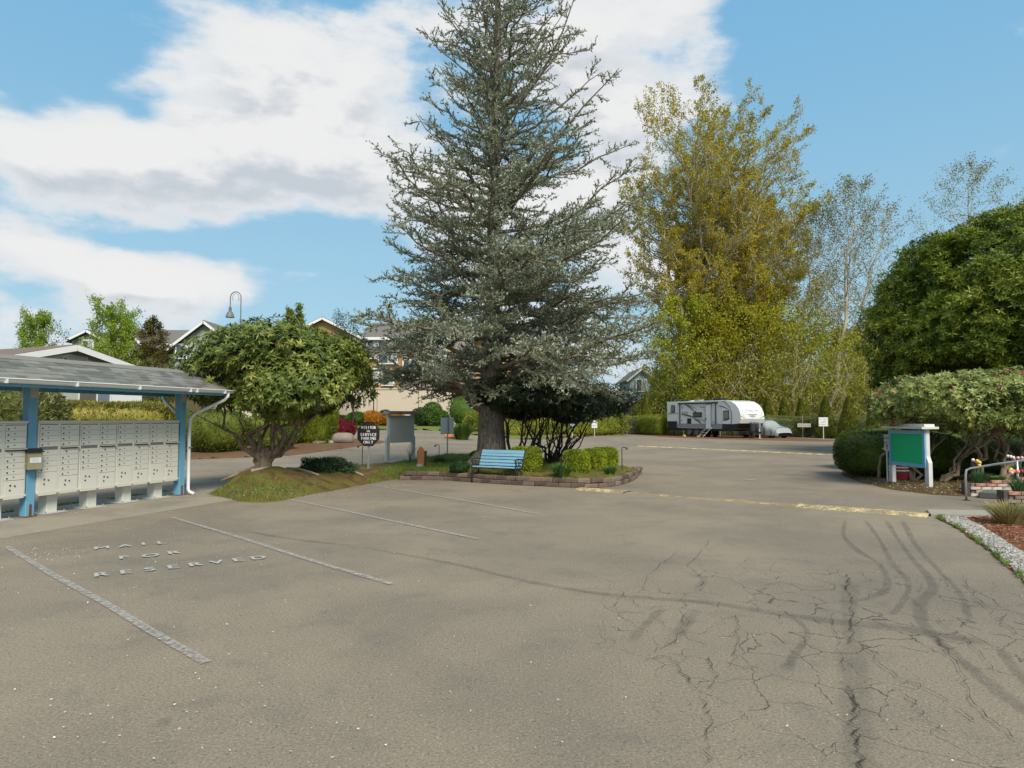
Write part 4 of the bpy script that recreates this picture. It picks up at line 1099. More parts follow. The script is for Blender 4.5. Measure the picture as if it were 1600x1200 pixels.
# ---------------------------------------------------------------- left side: hedges, house
PIER = leafmat('pieris_leaves', [(.07, .10, .018), (.17, .20, .035), (.34, .31, .06), (.46, .33, .10)], .2, .45, 1.2, .25)
PIER2 = leafmat('hedge_olive', [(.045, .07, .012), (.11, .15, .022), (.22, .25, .045)], .2, .5, 1.5, .25)
def hedge(name, a, b, width, h, n, L, Wd, m, label, cat='hedge', z=0, **kw):
    a, b = Vector(a), Vector(b); c = (a + b) / 2; d = b - a; V, Fc = bush_geo((0, 0, h / 2), (d.length / 2, width / 2, h / 2 * 1.05), n, L, Wd, **kw)
    o = link_mesh(name, np_mesh(name, V, Fc, m)); o.location = (c.x, c.y, z); o.rotation_euler = (0, 0, math.atan2(d.y, d.x)); return tag(o, label, cat)
hA, hB = A(-60, 700, 24.5), A(275, 700, 27.5)
hedge('pieris_hedge', (hA.x, hA.y, 0), (hB.x, hB.y, 0), 2.2, 2.05, 26000, .11, .038, PIER, 'long yellow-green hedge with upright tips running behind the mailboxes', z=.1, p=7, amp=.03, freq=14, up=.9, seed=4)
bush('laurel_shrub', (A(18, 700, 23).x, 23, 0), (1.7, 1.2, 1.35), 7000, .15, .055, leafmat('yellow_laurel', [(.06, .08, .02), (.16, .17, .05), (.30, .27, .09)], .2, .4, 1), 'large-leaved yellowish shrub showing left of the first blue post', 'shrub', p=3, seed=21)
# tips on hedge
d_ = (hB - hA).normalized(); n = 700; t = rng.random(n); Pt = np.array([hA + (hB - hA) * float(q) for q in t]); Pt[:, 2] = .1; nn = np.array([-d_.y, d_.x, 0])
Pt += nn * rng.uniform(-1.0, .9, n)[:, None]; Pt[:, 2] = 2.0 + rng.normal(0, .07, n) 
V, Fc = rosettes(Pt, np.tile([0, 0, 1.0], (n, 1)) + rng.normal(0, .2, (n, 3)), 6, .20, .04, .25, .1)
bt = link_mesh('new_shoots', np_mesh('new_shoots', V, Fc, leafmat('new_shoots', [(.20, .22, .05), (.38, .27, .10)], .3))); bt['kind'] = 'stuff'; tag(bt, 'reddish yellow new shoots standing up along the top of the pieris hedge', 'plant')
h2 = G(345, 707)
bush('round_hedge_shrub', (h2.x - .2, h2.y, .12), (1.55, 1.2, .95), 11000, .085, .035, PIER2, 'rounded olive-green shrub seen just right of the white downspout', 'shrub', p=3, amp=.07, seed=5)
bush('round_hedge_shrub', (h2.x + 1.9, h2.y + .9, .12), (1.1, 1.0, .78), 8000, .085, .035, PIER2, 'smaller dark shrub next to the rounded one, under the rhododendron branches', 'shrub', p=3, amp=.07, seed=6)
# bed under them
bedL = [G(300, 718), G(400, 714), G(455, 712), G(500, 706), G(560, 697), G(610, 690.5), G(560, 687), G(480, 688), G(300, 694), G(0, 700), G(-250, 716), G(-250, 750), G(0, 728), G(150, 722)]
bedLp = [(p.x, p.y) for p in bedL]
def bl_h(X, Y): return ghn(X, Y) - .05 + .13 * sst(-.3, .3, sdist(bedLp, X, Y)) + .02 * vnoise(X, Y, 2, 3)
bed('planting_bed', bedLp, .35, bl_h, groundcover_mat('brown_litter', [(.09, .045, .025), (.17, .09, .05), (.13, .12, .04)], 1.5, 30), .4)
HCOL = leafmat('arborvitae', [(.08, .11, .012), (.17, .21, .02), (.30, .31, .04)], .2, .55, 2, .28)
p = G(497, 694); hedge('arborvitae_hedge', p + Vector((-1.7, .6, 0)), p + Vector((.9, -.1, 0)), 1.2, 2.9, 15000, .11, .035, HCOL, 'tall clipped yellow-green arborvitae hedge right of the rhododendron trunk', z=.2, p=6, amp=.04, up=1.2, seed=14)
p = G(455, 697); bush('arborvitae', (p.x - .6, p.y + .8, .2), (1.0, .9, 1.5), 6000, .11, .035, HCOL, 'yellow-green arborvitae seen through the rhododendron stems', 'shrub', p=3, up=1.2, seed=15)
RED = leafmat('red_maple', [(.10, .008, .014), (.20, .02, .03), (.30, .04, .05)], .3, .5, 3, .3)
p = G(537, 688); bush('red_maple', (p.x, p.y, p.z), (.72, .6, .62), 5000, .09, .03, RED, 'low deep red laceleaf maple beside the boulder', 'shrub', amp=.1, up=-.2, seed=7)
# boulders
def rock(px, py, r, h, label, col=(.25, .20, .17)):
    p = G(px, py); V, Fc = sphere_core((r, r * .8, h), 2.4, int(px), .12, 3, 18, 10); V[:, 2] = np.maximum(V[:, 2] + h * .75, -.05)
    o = link_mesh('boulder', np_mesh('boulder', V, Fc, mat('rock_%d' % int(px), col, .9, .3, 5, bump=.7, bscale=12), False)); o.location = (p.x, p.y, p.z); return tag(o, label, 'rock', 'rocks at the edge of the bed')
rock(535, 694, .62, .36, 'large pinkish boulder in front of the red maple'); rock(500, 694, .45, .13, 'flat grey rock left of the large boulder', (.33, .31, .28)); rock(518, 694.5, .2, .15, 'small grey rock touching the left side of the large boulder', (.3, .29, .27)); rock(1024 - 0, 0, 0, 0, '') if False else None
tuft('iris', G(503, 693), .3, .42, 80, .03, GREYL, 'grey-green iris clump with a pale violet bloom beside the flat rock', 'plant')
# the house behind the hedge
def house():
    Y0 = 30.0; P0 = A(120, 538, Y0); g = Vector((.40, .917, 0)).normalized(); rdir = Vector((-.917, .40, 0)).normalized(); zb = .2; zp = P0.z - zb
    rz = math.atan2(rdir.y, rdir.x)   # local x = back along the ridge, local y = perpendicular
    root = empty('mobile_home', (P0.x, P0.y, zb), 'low grey house with white trimmed gable and brown roof behind the mail shelter', 'house', rz=rz)
    hw = 3.85; s = .254; ov = .35; L = 16
    SID = mat('grey_siding', (.29, .295, .31), .7, .04); TR_ = WHITE; RF = mat('brown_roof', (.17, .125, .095), .95, .25, 8, bump=.5, bscale=30)
    zt = zp - .12
    mb = MB(); poly = [(-hw + ov, 0), (hw - ov, 0), (hw - ov, zt - s * (hw - ov)), (0, zt), (-hw + ov, zt - s * (hw - ov))]
    mb.v = [(.45, y, z) for y, z in poly] + [(L, y, z) for y, z in poly]; n = 5
    mb.f = [(4, 3, 2, 1, 0), (5, 6, 7, 8, 9)] + [(i, (i + 1) % n, n + (i + 1) % n, n + i) for i in range(n)]; mb.build('wall', SID, root)
    for sg in (-1, 1):
        mb = MB(); mb.v = [(-.02, 0, zp), (L, 0, zp), (L, sg * hw, zp - s * hw), (-.02, sg * hw, zp - s * hw)]; mb.v += [(x, y, z - .08) for x, y, z in mb.v]
        mb.f = [(0, 1, 2, 3), (7, 6, 5, 4), (0, 4, 5, 1), (1, 5, 6, 2), (2, 6, 7, 3), (3, 7, 4, 0)]; mb.build('roof', RF, root)
        MB().bar((-.05, 0, zp - .16), (-.05, sg * hw, zp - .16 - s * hw), .05, .26).build('bargeboard', WHITE, root)
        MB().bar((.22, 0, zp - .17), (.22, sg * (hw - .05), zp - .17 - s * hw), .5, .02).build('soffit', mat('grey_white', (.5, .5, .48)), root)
        MB().bar((.42, 0, zp - .48), (.42, sg * (hw - .6), zp - .44 - s * (hw - .6)), .04, .14).build('trim', WHITE, root)
    for y in (-.33, .74):
        vt = MB().box((.42, y, zp - .66), (.05, .92, .36)).build('gable_vent', WHITE, root)
        for k in range(5): MB().box((.388, y, zp - .79 + k * .065), (.03, .80, .022)).build('louvre', mat('louvre_grey', (.42, .42, .40)), vt)
    # glazed porch
    for i, (y0, y1, m_, nm) in enumerate(((3.5, 2.75, WHITE, 'panel'), (2.7, 2.3, mat('slate_blinds', (.16, .19, .22), .6), 'window'), (2.25, 1.45, mat('curtain_grey', (.20, .185, .15), .7), 'window'), (1.4, .55, mat('pale_curtain', (.42, .42, .36), .7), 'window'),
                                          (.5, -.35, mat('pale_curtain', (.42, .42, .36)), 'window'), (-.4, -1.2, mat('dark_curtain', (.12, .11, .09), .5), 'window'), (-1.25, -1.85, mat('slate_blinds', (.16, .19, .22)), 'window'), (-1.9, -3.45, WHITE, 'panel'))):
        wd = MB().box((.36, (y0 + y1) / 2, 2.0), (.10, abs(y0 - y1) - .04, 1.35)).build(nm, m_, root)
        MB().box((.31, y1 - .02, 2.0), (.06, .05, 1.4)).build('mullion', WHITE, wd)
    MB().box((.33, 0, 2.72), (.12, 7.0, .10)).build('head_rail', WHITE, root)
house()
# apartment blocks far behind
ROOFB = mat('taupe_roof', (.155, .135, .12), .95, .2, 3, bump=.3, bscale=6)
GLASSD = mat('dark_glass', (.06, .075, .09), .12, .2, 2, spec=.8)
def window(root, x, y, z, w, h, rz=0, nm='window'):
    f = MB().box((x, y - .06, z), (w + .28, .12, h + .28)).build(nm, WHITE, root)
    MB().box((x - w / 4, y - .13, z), (w / 2 - .04, .04, h)).build('pane', GLASSD, f); MB().box((x + w / 4, y - .13, z), (w / 2 - .04, .04, h)).build('pane', mat('pale_glass', (.35, .40, .42), .15), f)
def block(root, x0, x1, y0, y1, z0, z1, zr, wall, axis, ov=.6, nm=('wall', 'roof')):
    """gabled block; axis 'x' ridge along x, 'y' ridge along y"""
    mb = MB(); mb.box(((x0 + x1) / 2, (y0 + y1) / 2, (z0 + z1) / 2), (x1 - x0, y1 - y0, z1 - z0))
    if axis == 'x': 
        ym = (y0 + y1) / 2
        for x, fl in ((x0, 0), (x1, 1)): k = len(mb.v); mb.v += [(x, y0, z1), (x, y1, z1), (x, ym, zr)]; mb.f.append((k, k + 1, k + 2))
    else:
        xm = (x0 + x1) / 2
        for y in (y0, y1): k = len(mb.v); mb.v += [(x0, y, z1), (x1, y, z1), (xm, y, zr)]; mb.f.append((k, k + 1, k + 2))
    mb.build(nm[0], wall, root)
    for s in (-1, 1):
        if axis == 'x': sl = (zr - z1) / ((y1 - y0) / 2); a = [(x0 - ov, ym, zr + .1), (x1 + ov, ym, zr + .1)]; e = (ym + s * ((y1 - y0) / 2 + ov), z1 + .1 - sl * ov); q = a + [(x1 + ov, e[0], e[1]), (x0 - ov, e[0], e[1])]
        else: sl = (zr - z1) / ((x1 - x0) / 2); xm = (x0 + x1) / 2; e = (xm + s * ((x1 - x0) / 2 + ov), z1 + .1 - sl * ov); q = [(xm, y0 - ov, zr + .1), (xm, y1 + ov, zr + .1), (e[0], y1 + ov, e[1]), (e[0], y0 - ov, e[1])]
        m2 = MB(); m2.v = q + [(x, y, z + .2) for x, y, z in q]; m2.f = [(0, 1, 2, 3), (7, 6, 5, 4), (0, 4, 5, 1), (1, 5, 6, 2), (2, 6, 7, 3), (3, 7, 4, 0)]
        r = m2.build(nm[1], ROOFB, root)
        f = MB()
        if axis == 'y': f.bar((q[0][0], q[0][1] - .03, q[0][2]), (q[3][0], q[3][1] - .03, q[3][2]), (.08), .24)
        else: f.bar((q[3][0], q[3][1], q[3][2] + .0), (q[2][0], q[2][1], q[2][2]), .1, .3); 
        f.build('bargeboard' if axis == 'y' else 'gutter', WHITE, r)
TAN = mat('ochre_siding', (.50, .31, .125), .8, .06); TAUPE = mat('taupe_siding', (.27, .225, .20), .8, .06); SAGE = mat('sage_siding', (.30, .35, .28), .8, .05); SLATE = mat('blue_grey_siding', (.22, .29, .33), .8, .05); BEIGE = mat('beige_siding', (.42, .37, .31), .8, .05)
ap = empty('apartment_building', (0, 0, 0), 'ochre apartment building with white-framed windows standing above the cream wall', 'building')
zt = 4.0
block(ap, -23.0, -15.8, 70, 80, zt, 9.9, 11.7, TAN, 'y'); block(ap, -15.6, 3.5, 73, 84, zt, 10.2, 12.3, TAN, 'x')
MB().box((-10.2, 72.4, 6.9), (2.3, 1.4, 5.8)).build('taupe_bay', TAUPE, ap); MB().box((-5.0, 72.4, 6.9), (2.2, 1.4, 5.8)).build('taupe_bay', TAUPE, ap)
for (px, py, w, h) in ((583, 545, 1.5, 1.9), (606, 551, 1.9, 2.2), (685, 556, 1.5, 1.7)):
    q = A(px, py, 72.8); window(ap, q.x, q.y if q.x > -15.8 else 69.9, q.z, w, h)
for (px, py) in ((642, 576), (675, 590), (606, 590), (583, 588)):
    q = A(px, py, 72.8); window(ap, q.x, 71.5 if abs(q.x + 10.2) < 1.2 else (q.y if q.x > -15.8 else 69.9), q.z, 1.1, 1.5)
CREAM = mat('cream_wall', (.56, .47, .36), .9, .05, 1)
rw = empty('retaining_wall', (0, 66, 0), 'long cream retaining wall below the ochre building', 'wall')
for k in range(9):
    MB().box((-27 + k * 4.0, 0, 2.45), (3.96, .5, 3.9), bev=.02).build('panel', CREAM, rw)
    MB().box((-27 + k * 4.0, 0, 4.43), (3.98, .62, .14)).build('coping', CREAM, rw)
mb = MB().box((-22, 78, 1.9), (50, 23.4, 4.1)); tag(mb.build('terrace', GRASSLAND), kind='structure')
o = empty('fence_railing', (0, 65.7, 4.5), 'thin dark lamp pole rising in front of the cream wall', 'lamp post'); q = A(584, 620, 64); o.location = (q.x, 64, .7)
MB().tube([(0, 0, 0), (0, 0, 2.9)], .05, 6).build('pole', BLACK, o); MB().lathe((0, 0, 2.9), [(.06, 0), (.2, .25), (.05, .5)], 8).build('lantern', BLACK, o); o.name = 'lantern_post'
ap2 = empty('apartment_building', (0, 0, 0), 'pale multi-gabled apartment block with taupe roof behind the grey house', 'building')
def PX(px, Y): return (px - 800) / F * Y
def ZY(py, Y): return HC + (653 - py) / F * Y
block(ap2, PX(110, 72), PX(163, 72), 72, 82, 1, ZY(532, 72), ZY(519, 72), SLATE, 'y'); block(ap2, PX(163, 70), PX(217, 70), 70, 84, 1, ZY(535, 70), ZY(511, 70), BEIGE, 'y')
block(ap2, PX(196, 76), PX(300, 76), 76, 88, 1, ZY(538, 76), ZY(519, 82), TAUPE, 'x'); block(ap2, PX(270, 70), PX(368, 70), 70, 84, 1, ZY(543, 70), ZY(505, 70), SAGE, 'y')
q = A(284, 549, 69.8); window(ap2, q.x, q.y, q.z, 1.0, 1.3); q = A(345, 549, 69.8); window(ap2, q.x, q.y, q.z, 1.0, 1.3); q = A(138, 540, 71.9); window(ap2, q.x, q.y, q.z, 1.0, 1.0)
# street lamp with hooked neck
q = A(374, 600, 42)
o = empty('street_lamp', (q.x, q.y, gh(q.x, q.y)), 'grey street lamp with hooked neck and bell shade above the rhododendron', 'street lamp'); zt_ = ZY(463, 42)
c_ = [(0, 0, 0), (0, 0, zt_ - .75)] + [(-.33 * (1 - math.cos(a)), 0, zt_ - .42 + .38 * math.sin(a)) for a in np.linspace(0, PI, 9)] + [(-.66, 0, zt_ - 1.0)]
LG = mat('grey_green_metal', (.14, .155, .16), .5)
MB().tube(c_, [.06] + [.032] * (len(c_) - 1), 8).tube([(-.33 + .20 * math.cos(a), 0, zt_ - .45 + .3 * math.sin(a)) for a in np.linspace(-.6, PI + .6, 9)], .014, 5).build('pole', LG, o)
MB().lathe((-.66, 0, zt_ - 1.65), [(.27, 0), (.25, .1), (.16, .33), (.09, .38), (.09, .62), (.04, .7)], 12).build('shade', LG, o)

# ---------------------------------------------------------------- planting in front of the cream wall
bedW = [G(505, 674.5), G(560, 672), G(640, 672), G(700, 674), G(740, 680), G(830, 687), G(900, 683), G(960, 676), (14, 70, 0), (-40, 70, 0), (-34, 55, 0)]
bedWp = [(p[0], p[1]) for p in bedW]
def bw_h(X, Y): return ghn(X, Y) - .05 + .22 * sst(-.3, .3, sdist(bedWp, X, Y)) + .05 * vnoise(X, Y, 1, 3)
bed('planting_bed', bedWp, .6, bw_h, groundcover_mat('lawn_and_mulch', [(.22, .08, .04), (.18, .10, .05), (.13, .18, .04), (.10, .17, .03)], .18, 8), .6)
ORA = leafmat('orange_foliage', [(.30, .13, .015), (.50, .22, .02), (.62, .32, .04)], .3, .5, 1.5, .2); GRN = leafmat('fresh_green', [(.04, .085, .015), (.08, .15, .025), (.15, .22, .04)], .25)
DGR = leafmat('deep_green_shrub', [(.02, .045, .012), (.045, .085, .02), (.09, .13, .03)], .15)
def wb(px, py, Y, r, h, m, label, **kw):
    q = A(px, 660, Y); z = gh(q.x, Y) + .1; bush('shrub', (q.x, Y, z), (r, r * .8, h / 2), 2600, .16, .07, m, label, 'shrub', **kw)
wb(582, 0, 61, .95, 1.35, ORA, 'round bright orange shrub above the octagonal sign', seed=31); wb(617, 0, 61.5, .9, 1.2, ORA, 'second orange shrub half hidden by the grey notice board', seed=32)
wb(558, 0, 61, 1.0, 1.3, GRN, 'grassy green mound left of the bright orange shrub', seed=33, up=1.0); wb(662, 0, 61, 1.15, 1.7, DGR, 'dark green rounded shrub right of the grey notice board', seed=34)
wb(676, 0, 63, 1.0, 2.3, GRN, 'taller green shrub at the back of the mulched bed', seed=35); wb(684, 0, 60, .95, 1.5, GRN, 'fresh green shrub beside the dark rounded one', seed=36)
wb(530, 0, 62, 1.1, 1.0, DGR, 'low dark shrub behind the red maple', seed=37); wb(602, 0, 63.5, .8, 1.4, DGR, 'dark shrub between the two orange shrubs', seed=38)
wb(732, 0, 57, 1.7, 4.0, GRN, 'tall loose green shrub just left of the cedar trunk', seed=39, amp=.12); wb(775, 0, 57, 1.6, 4.2, DGR, 'tall dark shrub behind the cedar trunk', seed=40)
p = G(722, 687); tuft('ornamental_grass', p, 1.1, 1.15, 500, .05, GRN, 'bushy green grass clump left of the cedar trunk by the drive', 'plant')
p = G(705, 684); MB().box((0, 0, .12), (.9, .35, .24), bev=.05).build('kerb_stone', mat('orange_painted', (.6, .22, .06), .7), None, loc=(p.x, p.y, p.z)); o = bpy.data.objects['kerb_stone']; tag(o, 'short orange painted kerb block at the road edge left of the cedar', 'kerb block')
# hedge across the middle with signs
HM = leafmat('golden_hedge', [(.09, .12, .018), (.20, .23, .03), (.36, .36, .06)], .2, .5, .9, .3)
hedge('laurel_hedge', (-3.5, 54, 0), (10.8, 65.5, 0), 1.8, 2.1, 20000, .16, .07, HM, 'long yellow-green hedge across the far side of the drive behind the island', p=8, amp=.03, freq=10, seed=44)
def smallsign(px, py, Y0, w, h, z0, z1, label, txt, col=WHITE, rz=-.1):
    p = G(px, py); o = empty('sign', p, label, 'sign', rz=rz); MB().tube([(0, .02, 0), (0, .02, z1)], .03, 6).build('post', WORNWHITE, o)
    f = MB().box((0, -.01, (z0 + z1) / 2), (w, .02, z1 - z0)).build('sign_panel', col, o); mb = MB()
    for i, t in enumerate(txt): word(mb, t, (0, -.026, z1 - (z1 - z0) * (i + .7) / (len(txt) + .4)), (1, 0, 0), (0, 0, 1), w / max(3.2, len(t) * .75), .72)
    mb.build('lettering', mat('blue_grey_ink', (.12, .15, .22)), f)
smallsign(929, 682, 0, .48, .9, .75, 1.45, 'narrow white sign on a post in front of the middle hedge', ['NO', 'DOGS']); smallsign(894, 684, 0, .42, .5, 1.0, 1.55, 'small blue and white sign left of the narrow white one', ['P'], mat('sign_blue', (.35, .42, .6)))
# white vinyl fence seen end on
vf = empty('vinyl_fence', (0, 0, 0), 'short run of white vinyl fence panels at the end of the middle hedge', 'fence')
fa, fb = G(973, 676), G(1003, 674)
for k in range(7):
    p = fa.lerp(fb, k / 6); MB().box((p.x, p.y, .95), (.26, .06, 1.9), rz=.3).build('board', mat('cream_vinyl', (.62, .58, .48), .5), vf)
    if k % 2 == 0: MB().box((p.x + .15, p.y + .03, .95), (.04, .10, 1.95), rz=.3).build('post', mat('pale_vinyl', (.7, .68, .62), .5), vf)

# ---------------------------------------------------------------- fence, arborvitae and hedge at the back right
FA, FM, FB = Vector((13.2, 65.8, 0)), Vector((24, 56.5, 0)), Vector((38, 45, 0))
cf = empty('chain_link_fence', (0, 0, 0), 'rusty-railed chain link fence behind the trailer and the covered car', 'fence')
RUSTR = mat('rusty_rail', (.20, .11, .07), .8, .3, 20)
wires = MB()
for a, b in ((Vector((9.5, 69, 0)), FA), (FA, FM), (FM, FB)):
    L = (b - a).length; n = max(2, int(L / 3)); MB().tube([a + Vector((0, 0, 1.72)), b + Vector((0, 0, 1.72))], .028, 6).build('top_rail', RUSTR, cf)
    for k in range(n): p = a.lerp(b, k / n); MB().tube([p, p + Vector((0, 0, 1.82))], .035, 6).build('post', GALV, cf)
    d = (b - a).normalized(); s = 0
    while s < L:
        for sg in (1, -1):
            e = s + sg * 1.6
            if 0 <= e <= L: wires.bar(a + d * s + Vector((0, 0, .08)), a + d * e + Vector((0, 0, 1.70)), .006)
        s += .16
w_ = wires.build('wire_mesh', GALV, cf); w_['kind'] = 'stuff'
fd = (FM - FA).normalized(); fn = Vector((-fd.y, fd.x, 0))
if fn.y < 0: fn = -fn
VINE = leafmat('fence_vines', [(.07, .10, .015), (.16, .19, .025), (.28, .30, .05)], .2, .5, .8, .3)
hedge('ivy_hedge', FA + fn * .9 + fd * -3, FM + fn * .9, 1.2, 1.75, 15000, .15, .07, VINE, 'mixed green hedge growing through the fence behind the trailer', p=8, amp=.05, freq=12, seed=51)
hedge('ivy_hedge', FM + fn * .9, FB + fn * .9, 1.2, 1.7, 15000, .15, .07, VINE, 'mixed green hedge growing through the fence right of the covered car', p=8, amp=.05, freq=12, seed=52)
hedge('clipped_arborvitae_hedge', G(1003, 679), G(1040, 681), 1.3, 1.85, 6000, .12, .04, HCOL, 'clipped arborvitae hedge between the vinyl fence and the rear of the trailer', p=8, amp=.03, seed=53)
CON = leafmat('conical_arborvitae', [(.07, .09, .012), (.15, .17, .022), (.26, .24, .04)], .12, .55, 1.5, .3)
def cone(px, Y, h, r, label, n=3500):
    q = A(px, 660, Y); a = rng.uniform(0, 2 * PI, n); z = rng.random(n) ** 1.3; rr = r * (1 - z) ** .75 * rng.uniform(.75, 1.05, n)
    P = np.column_stack([np.cos(a) * rr, np.sin(a) * rr, z * h * .96]); D = np.column_stack([np.cos(a) * .3, np.sin(a) * .3, np.ones(n)]) + rng.normal(0, .2, (n, 3))
    g1 = leaf_geo(P, D, np.column_stack([np.cos(a), np.sin(a), np.zeros(n)]) + rng.normal(0, .4, (n, 3)), .22 * rng.uniform(.6, 1.2, n), .07)
    c = MB().lathe((0, 0, 0), [(r * .8, 0), (r * .7, h * .3), (r * .4, h * .65), (.03, h * .93)], 12); Vc = np.array(c.v); Fq = np.array([f for f in c.f if len(f) == 4])
    V, Fc = merge_geo([g1, (Vc, Fq)]); o = link_mesh('conical_arborvitae', np_mesh('conical_arborvitae', V, Fc, CON)); o.location = (q.x, Y, 0); return tag(o, label, 'tree', 'pointed arborvitae behind the fence')
cone(1010, 67.5, 4.3, .85, 'pointed arborvitae above the clipped hedge, farthest left'); cone(1043, 68, 4.0, 1.0, 'pointed arborvitae directly behind the rear end of the trailer')
cone(1159, 64, 3.9, .7, 'pointed arborvitae peeking over the middle of the trailer roof')
cone(1199, 61, 3.6, .75, 'pointed arborvitae just above the nose of the trailer'); cone(1225, 59.5, 3.4, .8, 'pointed arborvitae behind the covered car'); cone(1252, 58, 3.3, .8, 'pointed arborvitae right of the covered car')
cone(1290, 55, 3.4, .85, 'pointed arborvitae directly behind the white square sign'); cone(1326, 52.5, 3.3, .85, 'pointed arborvitae at the right, next to the dark clipped hedge'); cone(1368, 50, 3.2, .8, 'pointed arborvitae half hidden behind the pink rhododendron')
# signs at the fence
p = FA.lerp(FM, .86) - fn * .12
o = empty('fence_sign', Vector((PX(1254, 56.2), 56.0, 1.02)), 'narrow cream sign board hung on the chain link fence', 'sign', rz=math.atan2(fd.y, fd.x)); f = MB().box((0, 0, 0), (1.05, .03, .30)).build('panel', mat('cream_panel', (.66, .60, .50)), o)
mb = MB(); word(mb, 'NO DUMPING', (0, -.02, 0), (1, 0, 0), (0, 0, 1), .13, .72); mb.build('lettering', mat('faded_ink', (.40, .36, .33)), f)
smallsign(1287, 687, 0, .66, .7, 1.0, 1.66, 'square white sign on a thin post at the back right fence', ['PRIVATE', 'LOT', 'PERMIT'])
# leaf litter strip at the fence
ls = [G(980, 678), G(1045, 683.5), G(1120, 686), G(1230, 689), G(1300, 690), G(1315, 688.5), G(1250, 684.5), G(1100, 680), G(1000, 675)]
lsp = [(p.x, p.y) for p in ls]
bed('leaf_litter_strip', lsp, .4, lambda X, Y: -.03 + .06 * sst(-.3, .3, sdist(lsp, X, Y)), groundcover_mat('red_litter', [(.13, .05, .03), (.19, .09, .05), (.13, .13, .04)], 1, 12), .4)

# ---------------------------------------------------------------- travel trailer
def trailer():
    ex = Vector((.44, -.9, 0)).normalized(); root = empty('travel_trailer', (13.9, 61.2, 0), 'white travel trailer with dark swoosh graphics parked at the back fence', 'trailer', rz=math.atan2(ex.y, ex.x))
    TW = mat('trailer_white', (.64, .64, .61), .4, .03); CAPW = mat('gelcoat_white', (.68, .68, .66), .25, .02); DKG = mat('trailer_charcoal', (.075, .078, .08), .5); BK = mat('trailer_black', (.012, .012, .014), .5); GR = mat('trailer_grey', (.22, .225, .23), .5)
    Wd = 2.44; zb, ztp = .75, 2.98
    # body: ribs of siding as real small steps on the door side
    body = MB(); zz = [1.15 + k * .122 for k in range(16)]
    prof = [(0.0, zb)]
    body.prism([(0, zb), (6.9, zb), (6.9, ztp), (.0, ztp)], 0.0, Wd); bd = body.build('body', TW, root)
    for k in range(15): MB().box((3.45, -.006, 1.2 + k * .122), (6.86, .012, .100)).build('siding_rib', TW, bd)
    front = [(6.88, zb), (8.35, zb), (8.75, 1.15), (8.93, 1.55), (8.88, 1.95), (8.70, 2.35), (8.38, 2.68), (7.9, 2.92), (7.3, 3.02), (6.88, 3.02)]
    fr = MB().prism(front, -.02, Wd + .02).build('nose', CAPW, root)
    # side wall of the nose on the door side, behind a curved cap edge
    MB().prism([(6.89, 1.15), (7.85, 1.15), (7.95, 1.6), (7.9, 2.1), (7.7, 2.5), (7.3, 2.85), (6.89, 2.94)], -.035, -.018).build('nose_side_panel', TW, root)
    mb = MB(); mb.tube([(7.9, -.04, 1.12), (7.98, -.04, 1.6), (7.93, -.04, 2.1), (7.73, -.04, 2.52), (7.3, -.04, 2.88), (6.95, -.04, 2.97)], .03, 5).build('cap_trim', DKG, root)
    MB().prism([(6.88, zb - .15), (8.1, zb - .15), (8.5, zb + .1), (8.80, 1.2), (8.0, 1.13), (6.88, 1.13)], -.045, Wd + .045).build('nose_skirt', BK, root)
    MB().box((3.45, -.03, .98), (6.9, .05, .30)).build('skirt', GR, root)
    MB().box((3.45, Wd / 2, .66), (6.9, Wd - .1, .22)).build('underbody', BK, root)
    MB().box((.72, -.045, 1.0), (1.25, .06, .66)).build('storage_panel', BK, root)
    MB().box((3.4, Wd / 2, ztp + .03), (6.95, Wd + .04, .06), bev=.02).build('roof', CAPW, root)
    MB().box((4.0, -.05, 2.86), (4.9, .10, .11)).build('awning_rail', BK, root)
    for x in (1.75, 6.18): MB().box((x, -.04, 2.0), (.10, .07, 1.75)).build('awning_arm', DKG, root)
    def win(x, z, w, h, glass=BK):
        f = MB().box((x, -.03, z), (w + .1, .05, h + .1), bev=.02).build('window', BK, root); MB().box((x, -.06, z), (w - .04, .015, h - .04)).build('pane', glass, f)
    win(.83, 2.42, .42, .55, GLASSD); win(3.98, 1.88, 1.0, .33, GLASSD); win(7.35, 1.85, .55, .62, mat('taupe_glass', (.20, .19, .165), .3)); win(2.95, 1.34, .40, .38, BK)
    dr = MB().box((5.35, -.05, 1.72), (.66, .06, 2.02), bev=.02).build('door', TW, root); MB().tube([(5.0, -.085, .72), (5.0, -.085, 2.68), (5.08, -.085, 2.76), (5.62, -.085, 2.76), (5.70, -.085, 2.68), (5.70, -.085, .9)], .022, 4).build('door_seal', DKG, dr); MB().box((5.1, -.10, 1.55), (.05, .04, .16)).build('handle', BK, dr)
    for (x, z, s) in ((2.05, 2.52, .09), (4.45, 2.52, .09), (4.75, 2.52, .08), (3.75, 2.12, .16), (4.95, 1.85, .07), (2.0, 1.42, .07)): MB().box((x, -.03, z), (s, .04, s)).build('fitting', DKG, root)
    # swoosh graphics: flat print standing 3 mm proud
    def swoosh(pts, w0, m_, nm='graphic'):
        mb = MB(); n = len(pts)
        for i, (x, z) in enumerate(pts):
            t = i / (n - 1); w = w0 * math.sin(PI * min(.97, .08 + t * .9)); a = pts[min(i + 1, n - 1)]; b = pts[max(i - 1, 0)]; d = Vector((a[0] - b[0], 0, a[1] - b[1])).normalized()
            mb.v += [(x - d.z * -w / 2, -.040, z - d.x * w / 2), (x + d.z * -w / 2, -.040, z + d.x * w / 2)]
            if i: k = 2 * i; mb.f.append((k - 2, k - 1, k + 1, k))
        return mb.build(nm, m_, root)
    def arc(x0, z0, x1, z1, b, n=12): return [(x0 + (x1 - x0) * i / n, z0 + (z1 - z0) * i / n + b * math.sin(PI * i / n)) for i in range(n + 1)]
